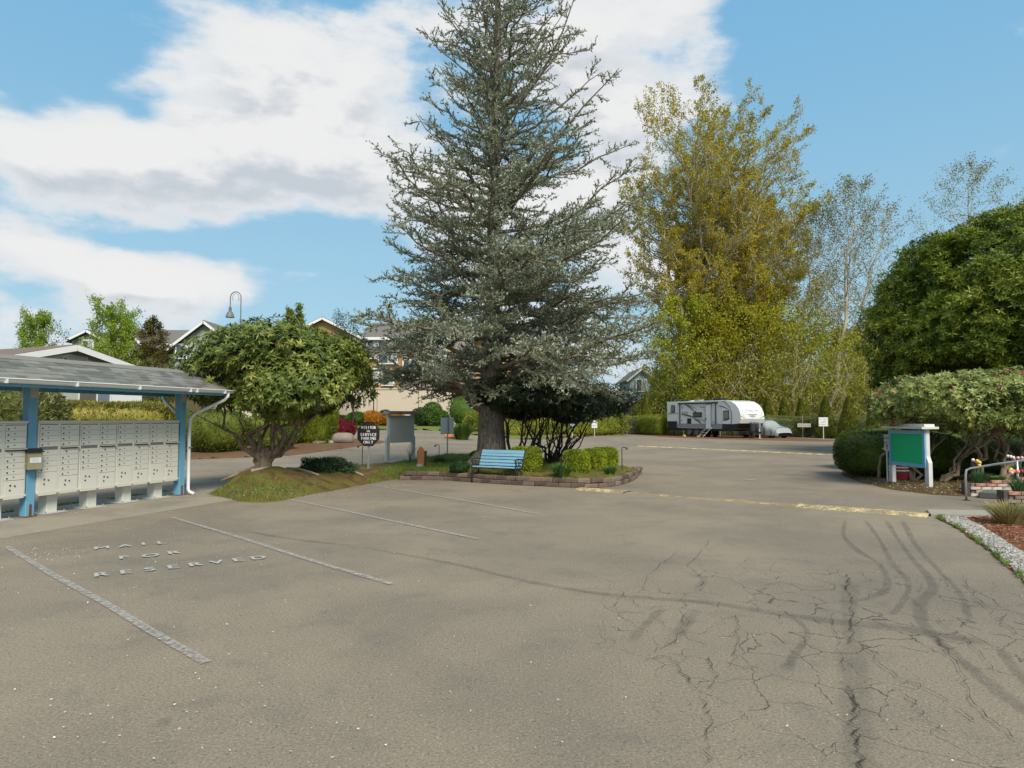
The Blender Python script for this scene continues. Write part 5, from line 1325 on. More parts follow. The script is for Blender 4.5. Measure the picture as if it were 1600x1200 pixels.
    swoosh(arc(.02, 1.95, 1.6, 1.98, .10), .09, GR); swoosh(arc(1.85, 1.95, 3.8, 1.62, .03), .13, DKG); swoosh(arc(2.4, 2.78, 3.7, 2.1, .10), .13, DKG); swoosh(arc(2.8, 2.75, 4.1, 2.28, .03), .05, GR)
    swoosh(arc(3.5, 1.55, 4.6, .98, .12), .14, DKG); swoosh(arc(4.0, 1.35, 6.6, 1.12, .12), .06, GR); swoosh(arc(3.9, 1.5, 5.0, 1.42, .05), .05, GR)
    s1 = swoosh(arc(6.4, 2.58, 7.75, 2.18, .12), .09, DKG); s2 = swoosh(arc(6.9, 1.42, 7.95, 1.68, -.08), .09, DKG)
    mb = MB(); word(mb, 'EVO', (2.38, -.045, 2.05), (1, 0, 0), (0, 0, 1), .34, .82, 1.2); mb.build('lettering', DKG, root)
    # front decals: lie on the sloped nose
    def nose_x(z): return float(np.interp(z, [.75, 1.15, 1.55, 1.95, 2.35, 2.68, 2.92], [8.35, 8.75, 8.93, 8.88, 8.70, 8.38, 7.9])) + .012
    mb = MB(); word(mb, 'STEALTH', (0, 0, 0), (0, 1, 0), (0, 0, 1), .25, .78, 1.15); mb.v = [(nose_x(z + 2.2), y + Wd / 2, z + 2.2) for x, y, z in mb.v]; mb.build('lettering', GR, fr)
    for (yc, zc, hw, th) in ((Wd / 2, 1.94, .62, .07), (Wd / 2, 1.80, .42, .06)):
        mb = MB()
        for i in range(13):
            t = i / 6 - 1; y = yc + t * hw; z = zc - .14 * (1 - abs(t)) ** 1.0; mb.v += [(nose_x(z), y, z), (nose_x(z + th), y, z + th * (1.1 - abs(t)))]
            if i: k = 2 * i; mb.f.append((k - 2, k - 1, k + 1, k))
        mb.build('graphic', DKG, fr)
    for s in (0, 1):
        for (y0, z0, y1, z1, w) in ((.05, 2.15, .5, 1.55, .05), (.0, 1.72, .48, 1.58, .09)):
            mb = MB()
            for i in range(7):
                t = i / 6; y = y0 + (y1 - y0) * t; z = z0 + (z1 - z0) * t; ww = w * (1 - t); yy = y if s == 0 else Wd - y; mb.v += [(nose_x(z), yy, z), (nose_x(z + ww), yy, z + ww)]
                if i: k = 2 * i; mb.f.append((k - 2, k - 1, k + 1, k))
            mb.build('graphic', GR, fr)
    # roof gear
    MB().box((5.35, Wd / 2, 3.14), (1.0, .75, .26), bev=.08).build('air_conditioner', BK, root); MB().box((3.35, .7, 3.10), (.75, .5, .16), bev=.05).build('roof_vent', GR, root); MB().lathe((2.4, 1.0, 3.02), [(.45, 0), (.4, .08), (.1, .14)], 14).build('skylight', CAPW, root)
    # wheels
    for y in (.12, Wd - .3):
        for x in (2.95, 3.85):
            t = MB(); t.lathe((0, 0, 0), [(.22, 0), (.34, .02), (.36, .06), (.36, .17), (.33, .2), (.2, .2)], 20); w = t.build('wheel', BK, root, True); w.location = (x, y + .0, .36); w.rotation_euler = (PI / 2, 0, 0)
            MB().lathe((0, 0, -.0), [(.21, .0), (.2, .205), (.08, .215)], 16).build('rim', mat('wheel_cover', (.10, .10, .11), .6), w)
    # steps
    for k in range(3): MB().box((5.3 - .0, -.25 - k * .24, .62 - k * .2), (.62, .20, .03)).build('step', GALV, root)
    for s in (-1, 1): MB().bar((5.3 + s * .31, -.12, .72), (5.3 + s * .31, -.95, .02), .04).build('step_rail', GALV, root)
    # hitch
    MB().bar((8.3, .5, .55), (9.75, Wd / 2, .5), .1).bar((8.3, Wd - .5, .55), (9.75, Wd / 2, .5), .1).build('tongue', BK, root)
    MB().lathe((9.05, Wd / 2 - .18, .55), [(.22, 0), (.24, .1), (.24, .62), (.18, .72)], 14).lathe((9.05, Wd / 2 + .2, .55), [(.22, 0), (.24, .1), (.24, .62), (.18, .72)], 14).build('propane_cover', mat('propane_black', (.035, .035, .038), .4), root)
    MB().tube([(9.6, Wd / 2, .02), (9.6, Wd / 2, 1.1)], .045, 8).box((9.6, Wd / 2, .02), (.25, .25, .04)).build('tongue_jack', WORNWHITE, root); MB().box((9.6, Wd / 2, 1.0), (.16, .18, .36), bev=.03).build('jack_head', GR, root)
    for x, y in ((.5, .2), (7.6, .2), (7.6, Wd - .2)): MB().bar((x, y, .6), (x + .2, y, .02), .05).box((x + .2, y, .02), (.22, .22, .03)).build('stabiliser', BK, root)
    return root
TRR = trailer()
exv = Vector((.44, -.9, 0)).normalized(); eyv = Vector((.9, .44, 0)).normalized()
def TL(x, y, z=0): return Vector((13.9, 61.2, 0)) + exv * x + eyv * y + Vector((0, 0, z))
for (x, y, lab) in ((2.5, -.12, 'yellow wheel chock behind the left trailer wheel'), (4.3, -.12, 'orange-yellow wheel chock in front of the right trailer wheel')):
    o = MB().prism([(-.16, 0), (.16, 0), (.04, .17), (-.04, .17)], -.1, .1).build('wheel_chock', mat('chock_yellow', (.7, .42, .05), .6)); o.location = TL(x, y - .1); o.rotation_euler = (0, 0, math.atan2(exv.y, exv.x)); tag(o, lab, 'wheel chock', 'wheel chocks at the trailer')

# covered car: draped shape
def covered_car():
    c = Vector((22.0, 54.0, 0)) - eyv * .9 - exv * 2.2 + Vector((.35, .2, 0)); ux = exv
    root = empty('covered_car', (c.x, c.y, 0), 'small car under a silver cover with blue seams beside the trailer', 'car', rz=math.atan2(ux.y, ux.x))
    xs = np.linspace(-2.15, 2.15, 36); ys = np.linspace(-1, 1, 23)
    prof = np.interp(xs, [-2.15, -2.0, -1.5, -.95, -.3, .6, 1.1, 1.9, 2.15], [.45, .92, 1.05, 1.38, 1.48, 1.42, 1.05, .88, .45])
    V = []
    for i, x in enumerate(xs):
        for k, y in enumerate(ys):
            a = y * PI / 2 * 1.05; w = .92 * (1 - .12 * abs(x / 2.15) ** 6)
            yy = w * math.copysign(abs(math.sin(a)) ** .75, y); zt = prof[i]; zz = .22 + (zt - .22) * max(0, math.cos(a)) ** .42
            wr = .025 * math.sin(x * 9 + y * 5) * abs(y) + .02 * math.sin(x * 17 - y * 9) * abs(y); V.append((x, yy + wr, zz + (.02 * math.sin(x * 11) if abs(y) > .95 else 0)))
    nx, ny = 36, 23; I = np.arange(nx * ny).reshape(nx, ny)
    Fc = np.stack([I[:-1, :-1].ravel(), I[1:, :-1].ravel(), I[1:, 1:].ravel(), I[:-1, 1:].ravel()], 1)
    link_mesh('cover', np_mesh('cover', np.array(V), Fc, mat('silver_cloth', (.30, .32, .31), .6, .12, 4, bump=.4, bscale=8), True), root)
    for x in (-1.2, .55, 1.9):
        i = int(np.argmin(abs(xs - x))); MB().tube([Vector(V[i * ny + k]) + Vector((0, 0, .012)) for k in range(ny)], .028, 4).build('seam', mat('blue_seam', (.05, .14, .24), .6), root)
    for x in (-1.35, 1.35):
        for y in (-.78, .6): t = MB().lathe((0, 0, 0), [(.2, 0), (.31, .03), (.31, .17), (.2, .2)], 16).build('wheel', BLACK, root); t.location = (x, y + .2, .31); t.rotation_euler = (PI / 2, 0, 0)
    MB().box((0, 0, .35), (3.9, 1.5, .3)).build('body', BLACK, root)
covered_car()

# ---------------------------------------------------------------- tall trees behind
COT = leafmat('cottonwood_buds', [(.22, .20, .012), (.36, .31, .016), (.50, .41, .03), (.58, .42, .04)], .4, .6, .12, .25)
COTG = leafmat('young_green_leaves', [(.22, .20, .012), (.35, .31, .018), (.47, .42, .035)], .35, .6, .15, .25)
GRNY = leafmat('lime_leaves', [(.16, .24, .025), (.26, .36, .04), (.38, .46, .08)], .35, .6, .3, .25)
PALE = bark('pale_bark', (.22, .18, .12), (.52, .46, .34), 2)
YTW = bark('ochre_twigs', (.20, .15, .06), (.45, .34, .16), 2)
def bigtree(name, px, Y, topx, topy, r0, n1, t0, Rf, rise, n2, n3, per, L, lm, bm, label, z0=0, lean_y=0, spread=.25, thin=1.0, extra_leaders=(), seed=1, l2=.42, asym=None):
    random.seed(seed); q = A(px, 660, Y); base = Vector((0, 0, 0)); top = Vector((PX(topx, Y) - q.x, lean_y, ZY(topy, Y) - z0))
    root = empty(name, (q.x, Y, z0), label, 'tree'); tr = wobble_line(base, top, 12, .012 * top.z); R = [r0 * (1 - .93 * (i / 11) ** .85) for i in range(12)]
    w, tips = decid(tr, R, n1, t0, .99, Rf, rise, n2, n3, thin=thin, sides=(8, 4, 3, 3), asym=asym, l2=l2)
    for (ts, lx, lh, rr) in extra_leaders:
        p, d = along(tr, ts); e = Vector((lx, random.uniform(-1.5, 1.5), lh)); t2 = [p + (e - p) * f + Vector((0, 0, -.12 * lh * math.sin(PI * f))) * .3 for f in np.linspace(0, 1, 9)]
        w2, tp = decid(t2, [rr * (1 - .9 * i / 8) for i in range(9)], max(8, int(n1 * .55)), .3, .99, lambda f: Rf(f) * .72, rise, n2, n3, thin=thin, sides=(6, 4, 3, 3)); w.f += [tuple(len(w.v) + i for i in f) for f in w2.f]; w.v += w2.v; tips += tp
    w.build('trunk', bm, root, smooth=True); V, Fc = leaves_on(tips, per, L, L * .65, spread)
    link_mesh('crown', np_mesh('crown', V, Fc, lm), root); return len(Fc)
dome = lambda a, b: (lambda f: a + b * math.sin(PI * min(1, max(0, f)) ** .8) * (1 - .25 * f))
nl = 0
nl += bigtree('cottonwood_tree', 1082, 72, 1098, 182, .55, 60, .22, lambda f: 7.3 * (math.sin(PI * min(.97, f * .62 + .16)) ** .8), .66, 9, 6, 10, .20, COT, PALE, 'tallest golden-budded cottonwood, left one of the tall pair', thin=1.35, spread=.13, extra_leaders=((.12, -3.4, 26.5, .3), (.2, 3.4, 28, .3)), seed=3)
nl += bigtree('cottonwood_tree', 1128, 74, 1170, 216, .5, 58, .25, lambda f: 7.3 * (math.sin(PI * min(.97, f * .62 + .18)) ** .8), .66, 9, 6, 10, .20, COT, PALE, 'slightly lower golden-budded cottonwood, right one of the tall pair', thin=1.35, spread=.13, extra_leaders=((.2, 8.6, 24, .28), (.15, .5, 25.5, .28)), seed=4)
nl += bigtree('slender_tree', 1290, 70, 1352, 282, .32, 44, .30, lambda f: 4.4 * (math.sin(PI * min(.97, f * .8 + .15)) ** .8), 1.0, 8, 5, 4, .17, leafmat('sparse_olive_leaves', [(.16, .15, .04), (.25, .23, .06), (.34, .31, .10)], .3, .6, .2, .2), PALE, 'slender sparse tree with pale trunk leaning right, beyond the white square sign', thin=.8, seed=5)
nl += bigtree('slender_tree', 1303, 73, 1392, 318, .28, 36, .30, lambda f: 4.0 * (math.sin(PI * min(.97, f * .8 + .15)) ** .8), 1.0, 8, 5, 2, .17, leafmat('sparse_olive_leaves', [(.16, .15, .04), (.25, .23, .06), (.34, .31, .10)], .3, .6, .2, .2), PALE, 'sparse leaning tree right of the slender pale one', thin=.8, seed=15)
nl += bigtree('slender_tree', 1232, 72, 1290, 322, .22, 36, .3, lambda f: 4.0 * (math.sin(PI * min(.97, f * .8 + .15)) ** .8), .9, 8, 5, 4, .17, leafmat('sparse_olive_leaves', [(.16, .15, .04), (.25, .23, .06), (.34, .31, .10)], .3, .6, .2, .2), PALE, 'slender leaning tree just right of the tall golden pair', thin=.8, seed=6)
nl += bigtree('bare_topped_tree', 1515, 85, 1528, 255, .3, 44, .4, lambda f: 6.4 * (math.sin(PI * min(.97, f * .75 + .2)) ** .8), .75, 8, 5, 3, .20, leafmat('sparse_olive_leaves', [(.16, .15, .04), (.25, .23, .06), (.34, .31, .10)], .3, .6, .2, .2), PALE, 'thinly leaved tree rising above the dense green tree on the right', thin=.8, seed=7)
for i, (px, tx, ty, Y, lm, lab) in enumerate(((1150, 1160, 395, 76, COTG, 'yellow-green tree low between the tall golden pair and the thicket'), (1195, 1212, 372, 80, COTG, 'yellow-green rounded tree right of the tall golden pair'), (1062, 1066, 470, 68, leafmat('yellow_lime_leaves', [(.20, .23, .02), (.33, .35, .025), (.44, .44, .05)], .35, .6, .3), 'lime green young tree over the left half of the trailer'),
                                             (1105, 1110, 500, 70, COTG, 'yellow-green young tree over the middle of the trailer'), (1245, 1250, 425, 84, COTG, 'yellow-green tree deep in the thicket behind the slender trees'), (1328, 1330, 520, 75, COTG, 'low yellow-green tree left of the dense green tree'), (1180, 1180, 480, 72, COTG, 'bushy yellow-green tree above the nose of the trailer'))):
    H = ZY(ty, Y); nl += bigtree('young_tree', px, Y, tx, ty, .2, 40, .12, lambda f, H=H: .27 * H * (math.sin(PI * min(.97, f * .8 + .15)) ** .7), .6, 7, 4, 11, .22, lm, YTW, lab, thin=1.0, seed=30 + i, spread=.2)
for i, (px, ty) in enumerate(((1022, 500), (1033, 520), (1048, 490))):
    nl += bigtree('sapling', px, 74 + i, px + 3, ty, .09, 16, .2, lambda f: 1.6 * (1 - f * .6), .9, 4, 3, 4, .15, GRNY, YTW, 'thin nearly bare sapling left of the lime tree, number %s from the left' % ('one', 'two', 'three')[i] if False else ('thin sapling nearest the cedar, left of the trailer', 'thin shorter sapling above the vinyl fence end', 'thin sapling rising at the rear corner of the trailer')[i], thin=.7, seed=50 + i)
print('tree leaves', nl)
# thicket: uncountable undergrowth
def thicket():
    n = 110000; x = rng.uniform(13, 52, n); y = rng.uniform(68, 90, n) - (x - 13) * .25
    px = 800 + F * x / y; top = np.interp(px, [1010, 1045, 1100, 1150, 1200, 1260, 1330, 1400, 1600], [3.2, 8, 12.5, 15, 13, 12, 10, 8, 6]) + 1.6 * vnoise(x, y, .9, 8)
    z = rng.random(n) ** .8 * top
    keep = vnoise(x * 1.0, z * 1.0 + y * .3, 1.7, 9) > -.75; C = np.column_stack([x, y, z])[keep]
    # twigs
    m = 9000; tx = rng.uniform(13, 52, m); ty = rng.uniform(67, 88, m) - (tx - 13) * .25; a = np.column_stack([tx, ty, rng.random(m) * 7]); d = unit(rng.normal(size=(m, 3)) * np.array([.5, .5, .3]) + np.array([0, 0, .7]))
    Lt = rng.uniform(1, 3.5, m)
    V1, F1 = leaf_geo(C, rand_dirs(len(C)) + np.array([0, 0, .4]), rand_dirs(len(C)), .24 * rng.uniform(.6, 1.3, len(C)), .17)
    V2, F2 = leaf_geo(a, d, rand_dirs(m), Lt, .026, .0)
    o = link_mesh('thicket', np_mesh('thicket', V1, F1, leafmat('thicket_leaves', [(.20, .22, .02), (.33, .34, .03), (.46, .44, .06)], .4, .6, .22, .3))); tag(o, 'tangled yellow-green undergrowth behind the back fence', 'undergrowth', kind='stuff')
    o = link_mesh('thicket_twigs', np_mesh('thicket_twigs', V2, F2, mat('pale_twigs', (.40, .35, .20), .9))); tag(o, 'pale bare twigs through the undergrowth behind the back fence', 'undergrowth', kind='stuff')
thicket()
# far treeline closing the horizon
def treeline():
    n = 60000; px = rng.uniform(-900, 2700, n); Y = rng.uniform(125, 150, n); x = (px - 800) / F * Y; top = 6 + 2.5 * vnoise(x, Y * 0, .12, 4) + 1.2 * vnoise(x, Y * 0, .5, 5); z = rng.random(n) * np.maximum(top, 2)
    V, Fc = leaf_geo(np.column_stack([x, Y, z]), rand_dirs(n), rand_dirs(n), 1.5, .9)
    o = link_mesh('far_wood', np_mesh('far_wood', V, Fc, leafmat('far_wood_leaves', [(.05, .07, .02), (.10, .11, .03), (.14, .13, .05)], .2, .7, .06, .25))); tag(o, 'distant line of trees beyond the houses', 'wood', kind='stuff')
treeline()
# far houses right of the cedar
fh = empty('far_house', (0, 0, 0), 'pale blue two-storey house beyond the saplings right of the cedar', 'house')
block(fh, PX(985, 100), PX(1022, 100), 100, 110, 0, ZY(592, 100), ZY(577, 100), mat('sky_siding', (.36, .47, .52), .8), 'y')
q = A(1002, 602, 99.8); window(fh, q.x, q.y, q.z, 1.4, 1.6)
fh2 = empty('far_house', (0, 0, 0), 'beige house with brown roof beyond the lime tree', 'house')
block(fh2, PX(1026, 104), PX(1090, 104), 104, 112, 0, ZY(600, 104), ZY(583, 108), mat('far_beige', (.50, .45, .40), .8), 'x')
q = A(1036, 608, 103.8); window(fh2, q.x, q.y, q.z, 1.4, 1.4); q = A(1048, 608, 103.8); window(fh2, q.x, q.y, q.z, 1.4, 1.4)
sh = empty('shed', (0, 0, 0), 'brown shed roof peeking out behind the vinyl fence', 'shed'); block(sh, 13.2, 15.9, 76, 80, 0, 3.2, 3.9, mat('brown_boards', (.16, .12, .09), .9), 'y', ov=.3)

# small trees at the left behind the houses
nl += bigtree('birch_tree', 178, 50, 176, 503, .12, 34, .2, lambda f: 2.4 * (1 - f * .5), 1.3, 7, 5, 16, .14, GRNY, YTW, 'fresh green birch in front of the apartment block, above the shelter roof', thin=.7, seed=60, spread=.16)
nl += bigtree('hemlock_tree', 240, 48, 237, 500, .12, 40, .1, lambda f: 2.0 * (1 - f * .85) + .2, .15, 6, 4, 14, .12, leafmat('rusty_conifer', [(.05, .06, .015), (.11, .10, .02), (.20, .13, .03)], .2, .6, .8), BARK_DARK, 'rust-tinged conifer right of the green birch', thin=.7, seed=61, spread=.12)
nl += bigtree('young_willow', 52, 55, 52, 505, .12, 28, .2, lambda f: 1.5 * (1 - f * .4), 1.5, 7, 5, 15, .14, GRNY, YTW, 'yellow-green tree top at the far left above the brown roof', thin=.7, seed=62, spread=.16)
nl += bigtree('bare_tree', 92, 57, 93, 512, .1, 16, .2, lambda f: 1.6 * (1 - f * .5), .8, 4, 3, 4, .14, DGR, YTW, 'thin bare tree top just right of the yellow-green one', thin=.7, seed=63, spread=.16)
nl += bigtree('conifer_tip', 529, 60, 529, 487, .1, 26, .5, lambda f: 1.2 * (1 - f * .75), .2, 5, 3, 5, .12, JUN, BARK_DARK, 'wispy conifer tip over the roof ridge, left of the cedar', thin=.7, seed=64)
nl += bigtree('conifer_tip', 552, 60, 551, 497, .1, 22, .5, lambda f: 1.1 * (1 - f * .75), .2, 5, 3, 5, .12, JUN, BARK_DARK, 'smaller wispy conifer tip right of the first one', thin=.7, seed=65)
nl += bigtree('arborvitae_tree', 462, 44, 462, 483, .15, 40, .1, lambda f: 1.5 * (1 - f * .8) + .15, .6, 6, 4, 12, .12, HCOL, BARK_DARK, 'green conifer top just above the rhododendron dome', thin=.7, seed=66, spread=.1)

# ---------------------------------------------------------------- right side
# dense broadleaf tree
def dense_tree():
    Y = 29.0; cx = PX(1612, Y); root = empty('evergreen_tree', (cx, Y, 0), 'large dense green broadleaf tree filling the right edge', 'tree')
    R = 6.35; random.seed(77)
    tr = [Vector((0, 0, 0)), Vector((.1, 0, 1.5)), Vector((0, .1, 3.5)), Vector((0, 0, 7.5))]
    w, tips = decid(tr, [.5, .42, .34, .1], 30, .3, 1, lambda f: 5.2 * (1 - f * .5), .4, 4, 2, thin=1.2); w.build('trunk', BARK_BROWN, root, smooth=True)
    nc = 1450; kk = 30
    Dc = rand_dirs(nc * 2); Dc = Dc[Dc[:, 2] > -.55][:nc]; sc_ = rng.uniform(.04, .105, nc); off = rand_dirs(nc * kk) * (rng.random(nc * kk) ** .4)[:, None]
    D = unit(np.repeat(Dc, kk, 0) + off * np.repeat(sc_, kk)[:, None]); bulge = np.repeat(rng.uniform(-.075, .045, nc), kk) - .055 * (off ** 2).sum(1) + .03
    lf = lump(D, 5, .05, 5, 9) * (1 + bulge)
    rad = np.array([R, R * .9, 5.3]); zc = 5.1
    dep = rng.random(len(D)) ** 3.2 * .22
    P = D * (lf * (1 - dep))[:, None] * rad + np.array([0, 0, zc]); P = P[P[:, 2] > 1.9]; D = D[:len(P)] if False else (P - np.array([0, 0, zc])) / rad
    # gaps between leaf sprays
    
    Ax = unit(D) * .9 + np.array([0, 0, .15]) + rng.normal(0, .3, (len(P), 3))
    V, Fc = rosettes(P, Ax, 5, .205, .062, .62, .3)
    Vc, Fcc = sphere_core(rad * .70, 2, 5, .05, 5); Vc[:, 2] += zc; Vc[:, 2] = np.maximum(Vc[:, 2], 2.2)
    V, Fc = merge_geo([(V, Fc), (Vc, Fcc)]); print('dense', len(Fc))
    link_mesh('crown', np_mesh('crown', V, Fc, leafmat('broad_evergreen_leaves', [(.045, .075, .009), (.095, .14, .013), (.19, .23, .02), (.36, .35, .05)], .25, .45, .55, .25, .45)), root)
dense_tree()
# bed
rb = [G(1304, 708), G(1310, 728), G(1322, 744), G(1350, 755), G(1400, 766), G(1455, 773), G(1512, 776), G(1600, 776), G(1900, 782), G(2400, 740), G(1900, 700), G(1500, 695), G(1330, 698)]
rbp = [(p.x, p.y) for p in rb]
def rb_h(X, Y): return -.05 + .12 * sst(-.25, .3, sdist(rbp, X, Y)) + .015 * vnoise(X, Y, 3, 3)
bed('planting_bed', rbp, .2, rb_h, BEDSOIL, .35)
HDK = leafmat('yew_hedge', [(.018, .035, .008), (.045, .075, .012), (.12, .15, .02)], .1, .5, 1.5, .3)
hp = A(1402, 700, 18.8)
bush('clipped_hedge', (hp.x - .1, 18.6, .04), (1.5, 1.35, .60), 20000, .05, .022, HDK, 'large dark rounded clipped hedge left of the green notice board', 'hedge', p=3.6, amp=.025, seed=71, shell=.08, core=.93, rz=-.2)
bush('clipped_hedge', (12.25, 21.6, .04), (1.75, 1.4, .66), 14000, .05, .022, HDK, 'dark clipped hedge tier behind the rounded one, slightly higher', 'hedge', p=3.6, amp=.02, seed=72, shell=.08, core=.93)
hedge('clipped_hedge', (hp.x + 1.6, 19.2, 0), (hp.x + 9, 18.6, 0), 1.6, 1.12, 20000, .055, .024, HDK, 'dark clipped hedge running behind the rhododendron trunks to the right', p=5, amp=.03, seed=73)
# pink rhododendron
RH2 = leafmat('pale_rhododendron_leaves', [(.05, .08, .018), (.13, .17, .035), (.26, .29, .075), (.48, .46, .19)], .15, .42, 1.4, .25, .5)
BARK_R = bark('tan_bark', (.13, .09, .06), (.38, .29, .21))
rp = A(1515, 700, 16.6)
r4 = empty('pink_rhododendron', (rp.x, 16.6, .03), 'wide pale-leaved rhododendron with pink blooms over the green notice board', 'tree')
S4 = [((-1.1, .5, 0), (-1.2, .6, .65), .075, 3), ((-.6, .2, 0), (-.3, .1, .6), .07, 3), ((.35, .1, 0), (.05, 0, .8), .085, 3), ((.6, -.2, 0), (1.0, -.1, .9), .085, 3), ((1.0, .1, 0), (1.4, .1, .8), .08, 3), ((-1.7, 1.0, 0), (-1.9, .9, .7), .05, 1), ((2.6, .1, 0), (2.7, .1, .8), .09, 3)]
P4, A4 = rhodo('p', r4, S4, (.75, 0, 1.98), (3.2, 1.55, .72), 4600, 8, .115, .042, RH2, BARK_R, 19, 1.22, p=2.5, amp=.12, sides=6, freq=7)
# blooms as clusters
PINK = leafmat('pink_petals', [(.55, .09, .13), (.70, .16, .20), (.80, .35, .33)], .3, .5, 3, .1)
idx = rng.choice(len(P4), 300, replace=False); sel = [i for i in idx if P4[i][1] < .3][:150]
C = np.array([P4[i] for i in sel]); n = len(C); k = 9
big = rng.random(n) < .22; sz = np.where(big, .05, .022)
Cc = np.repeat(C + unit(A4[sel]) * .05, k, axis=0); dd = rand_dirs(len(Cc)); Cc = Cc + dd * np.repeat(sz, k)[:, None] * .6
V, Fc = leaf_geo(Cc, dd, rand_dirs(len(Cc)), np.repeat(sz * 1.4, k), np.repeat(sz * 1.2, k)); link_mesh('blossoms', np_mesh('blossoms', V, Fc, PINK), r4)['kind'] = 'stuff'
# ONE WAY sign
p = G(1387, 757); o = empty('one_way_sign', (p.x, p.y, 0), 'narrow vertical ONE WAY sign on a thin post left of the green board', 'sign', rz=-.35)
MB().tube([(0, 0, 0), (0, 0, 1.2)], .02, 6).build('post', GALV, o); f = MB().box((0, -.025, 1.02), (.115, .012, .40)).build('sign_panel', mat('dull_white', (.45, .45, .42), .6), o)
mb = MB(); word(mb, 'ONE', (0, -.034, 1.13), (1, 0, 0), (0, 0, 1), .075, .5, .75); word(mb, 'WAY', (0, -.034, 1.02), (1, 0, 0), (0, 0, 1), .075, .5, .7); mb.box((0, -.034, .9), (.02, .002, .09)); mb.prism([(-.035, .94), (.035, .94), (0, .975)], -.036, -.034); mb.build('lettering', mat('dark_ink', (.05, .05, .05)), f)
# red pot
p = A(1406, 760, 17.3); p.y = 17.3 - .35; p.x -= .2; o = empty('flower_barrel', (p.x + .2, p.y + .35, 0.02), 'red barrel planter with two white bands under the green notice board', 'planter')
MB().lathe((0, 0, 0), [(.19, 0), (.235, .2), (.245, .3), (.22, .48), (.19, .48), (.18, .4)], 20).build('barrel', mat('red_paint', (.26, .03, .025), .55, .15), o)
for z in (.27, .35): MB().lathe((0, 0, z), [(.246, 0), (.25, .015), (.246, .03)], 20).build('band', WHITE, o)
tuft('yellow_daffodil', (p.x + .1, p.y + .35, .45), .28, .45, 60, .02, DGR, 'green leaves standing in the red barrel planter', 'plant')
mbf = MB()
for (x, y, z) in ((-.12, -.05, .86), (.06, -.1, .94), (-.2, .0, .84)): mbf.lathe((p.x + x, p.y + .3 + y, z - .02), [(.015, 0), (.055, .03), (.03, .05)], 6)
o = mbf.build('daffodil_blooms', mat('daffodil_yellow', (.75, .50, .05), .6)); tag(o, 'few yellow daffodil blooms beside the ONE WAY sign', 'flowers', kind='stuff')
# handrail
p = G(1510, 782); b0 = Vector((p.x, p.y, 0)); e = A(1602, 719, 12.6)
H = A(1513, 732, p.y).z
o = empty('handrail', b0, 'bent steel handrail beside the brick planter steps', 'handrail')
q1 = e - b0; kx = q1 / 3
pts = [Vector((0, 0, 0)), Vector((0, 0, H - .12)), Vector((.02, -.005, H - .03)), Vector((.09, -.02, H + .005)), Vector((q1.x * .5, q1.y * .5, H + (q1.z - H) * .5)), q1, q1 * 1.0 + Vector((1.2, -.8, .18))]
MB().tube(pts, .021, 8).build('rail', mat('brushed_rail', (.55, .55, .55), .35, metal=.7), o, True)
u1 = A(1590, 740, 12.7) - b0; MB().tube([Vector((u1.x, u1.y, 0)), Vector((u1.x, u1.y, H + (q1.z - H) * .93))], .018, 8).build('upright', mat('brushed_rail', (.5, .5, .5)), o, True)
MB().box((0, 0, .004), (.1, .1, .012)).build('foot', BLACK, o)
# brick planters
BRICK = mat('weathered_brick', (.44, .30, .235), .9, .18, 12, bump=.5, bscale=50, objrand=.22, color2=(.55, .46, .38), mixscale=5, mixlo=.4, mixhi=.6)
BRICKR = mat('red_cap_brick', (.33, .14, .095), .9, .2, 12, bump=.5, bscale=50, objrand=.2, color2=(.42, .27, .2), mixscale=6, mixlo=.5, mixhi=.7)
BRICKG = mat('dirty_brick', (.20, .17, .15), .9, .25, 12, bump=.5, bscale=50, objrand=.25, color2=(.33, .2, .15), mixscale=5, mixlo=.5, mixhi=.7)
MORT = mat('mortar', (.16, .145, .13), .95, .2, 20)
bkm = {}
for nm, m_ in (('b', BRICK), ('r', BRICKR), ('g', BRICKG)): bkm[nm] = MB().box((0, 0, 0), (.192, .09, .058), bev=.005).mesh('brick', m_)
def planter(p0, p1, courses_f, depth, name, label, mm, soil_z, cap='r', end=None):
    p0, p1 = Vector(p0), Vector(p1); d = (p1 - p0); d.z = 0; L = d.length; d.normalize(); root = empty(name, (p0.x, p0.y, 0), label, 'planter', rz=math.atan2(d.y, d.x))
    n = int(L / .202)
    for c in range(max(courses_f(x) for x in np.linspace(0, L, 20))):
        for k in range(n + 1):
            x = k * .202 + (.1 if c % 2 else 0) + .1
            if x > L or c >= courses_f(x): continue
            top = c == courses_f(x) - 1
            b = link_mesh('brick', bkm[cap if top else mm], root); b.location = (x, .045 + random.gauss(0, .002), .034 + c * .069)
    H = courses_f(L * .5) * .069
    x = 0
    MB().box((L / 2 + .02, .1, courses_f(0) * .0345 - .004), (L - .02, .13, courses_f(0) * .069 - .02)).build('mortar_core', MORT, root)
    ew = MB().box((-.03, .13, courses_f(0) * .0345), (.07, .22, courses_f(0) * .069 + .01)).build('end_slab', mat('dark_end_slab', (.075, .065, .055), .9, .2, 15, bump=.4), root)
    MB().box((L / 2 + .1, depth / 2 - .05, soil_z / 2), (L - .1, depth - .35, soil_z)).build('soil', mat('soil', (.06, .04, .03), .95, .3, 20, bump=.6), root)
    return root, d
pl0, pl1 = G(1517, 776), G(1640, 778)
planter(pl0, pl1, lambda x: 4 if x < .42 else 5 if x < .95 else 6, .9, 'brick_planter', 'stepped pale brick planter with tulips behind the handrail', 'b', .24)
pa, pb = G(1577, 799), G(1700, 801)
planter(pa, pb, lambda x: 5, .7, 'brick_planter', 'dark weathered brick planter at the right edge, in front of the steps', 'g', .30, 'r')
TULL = leafmat('tulip_leaves', [(.05, .12, .04), (.10, .20, .07), (.20, .30, .12)], .3, .5, 4, .2)
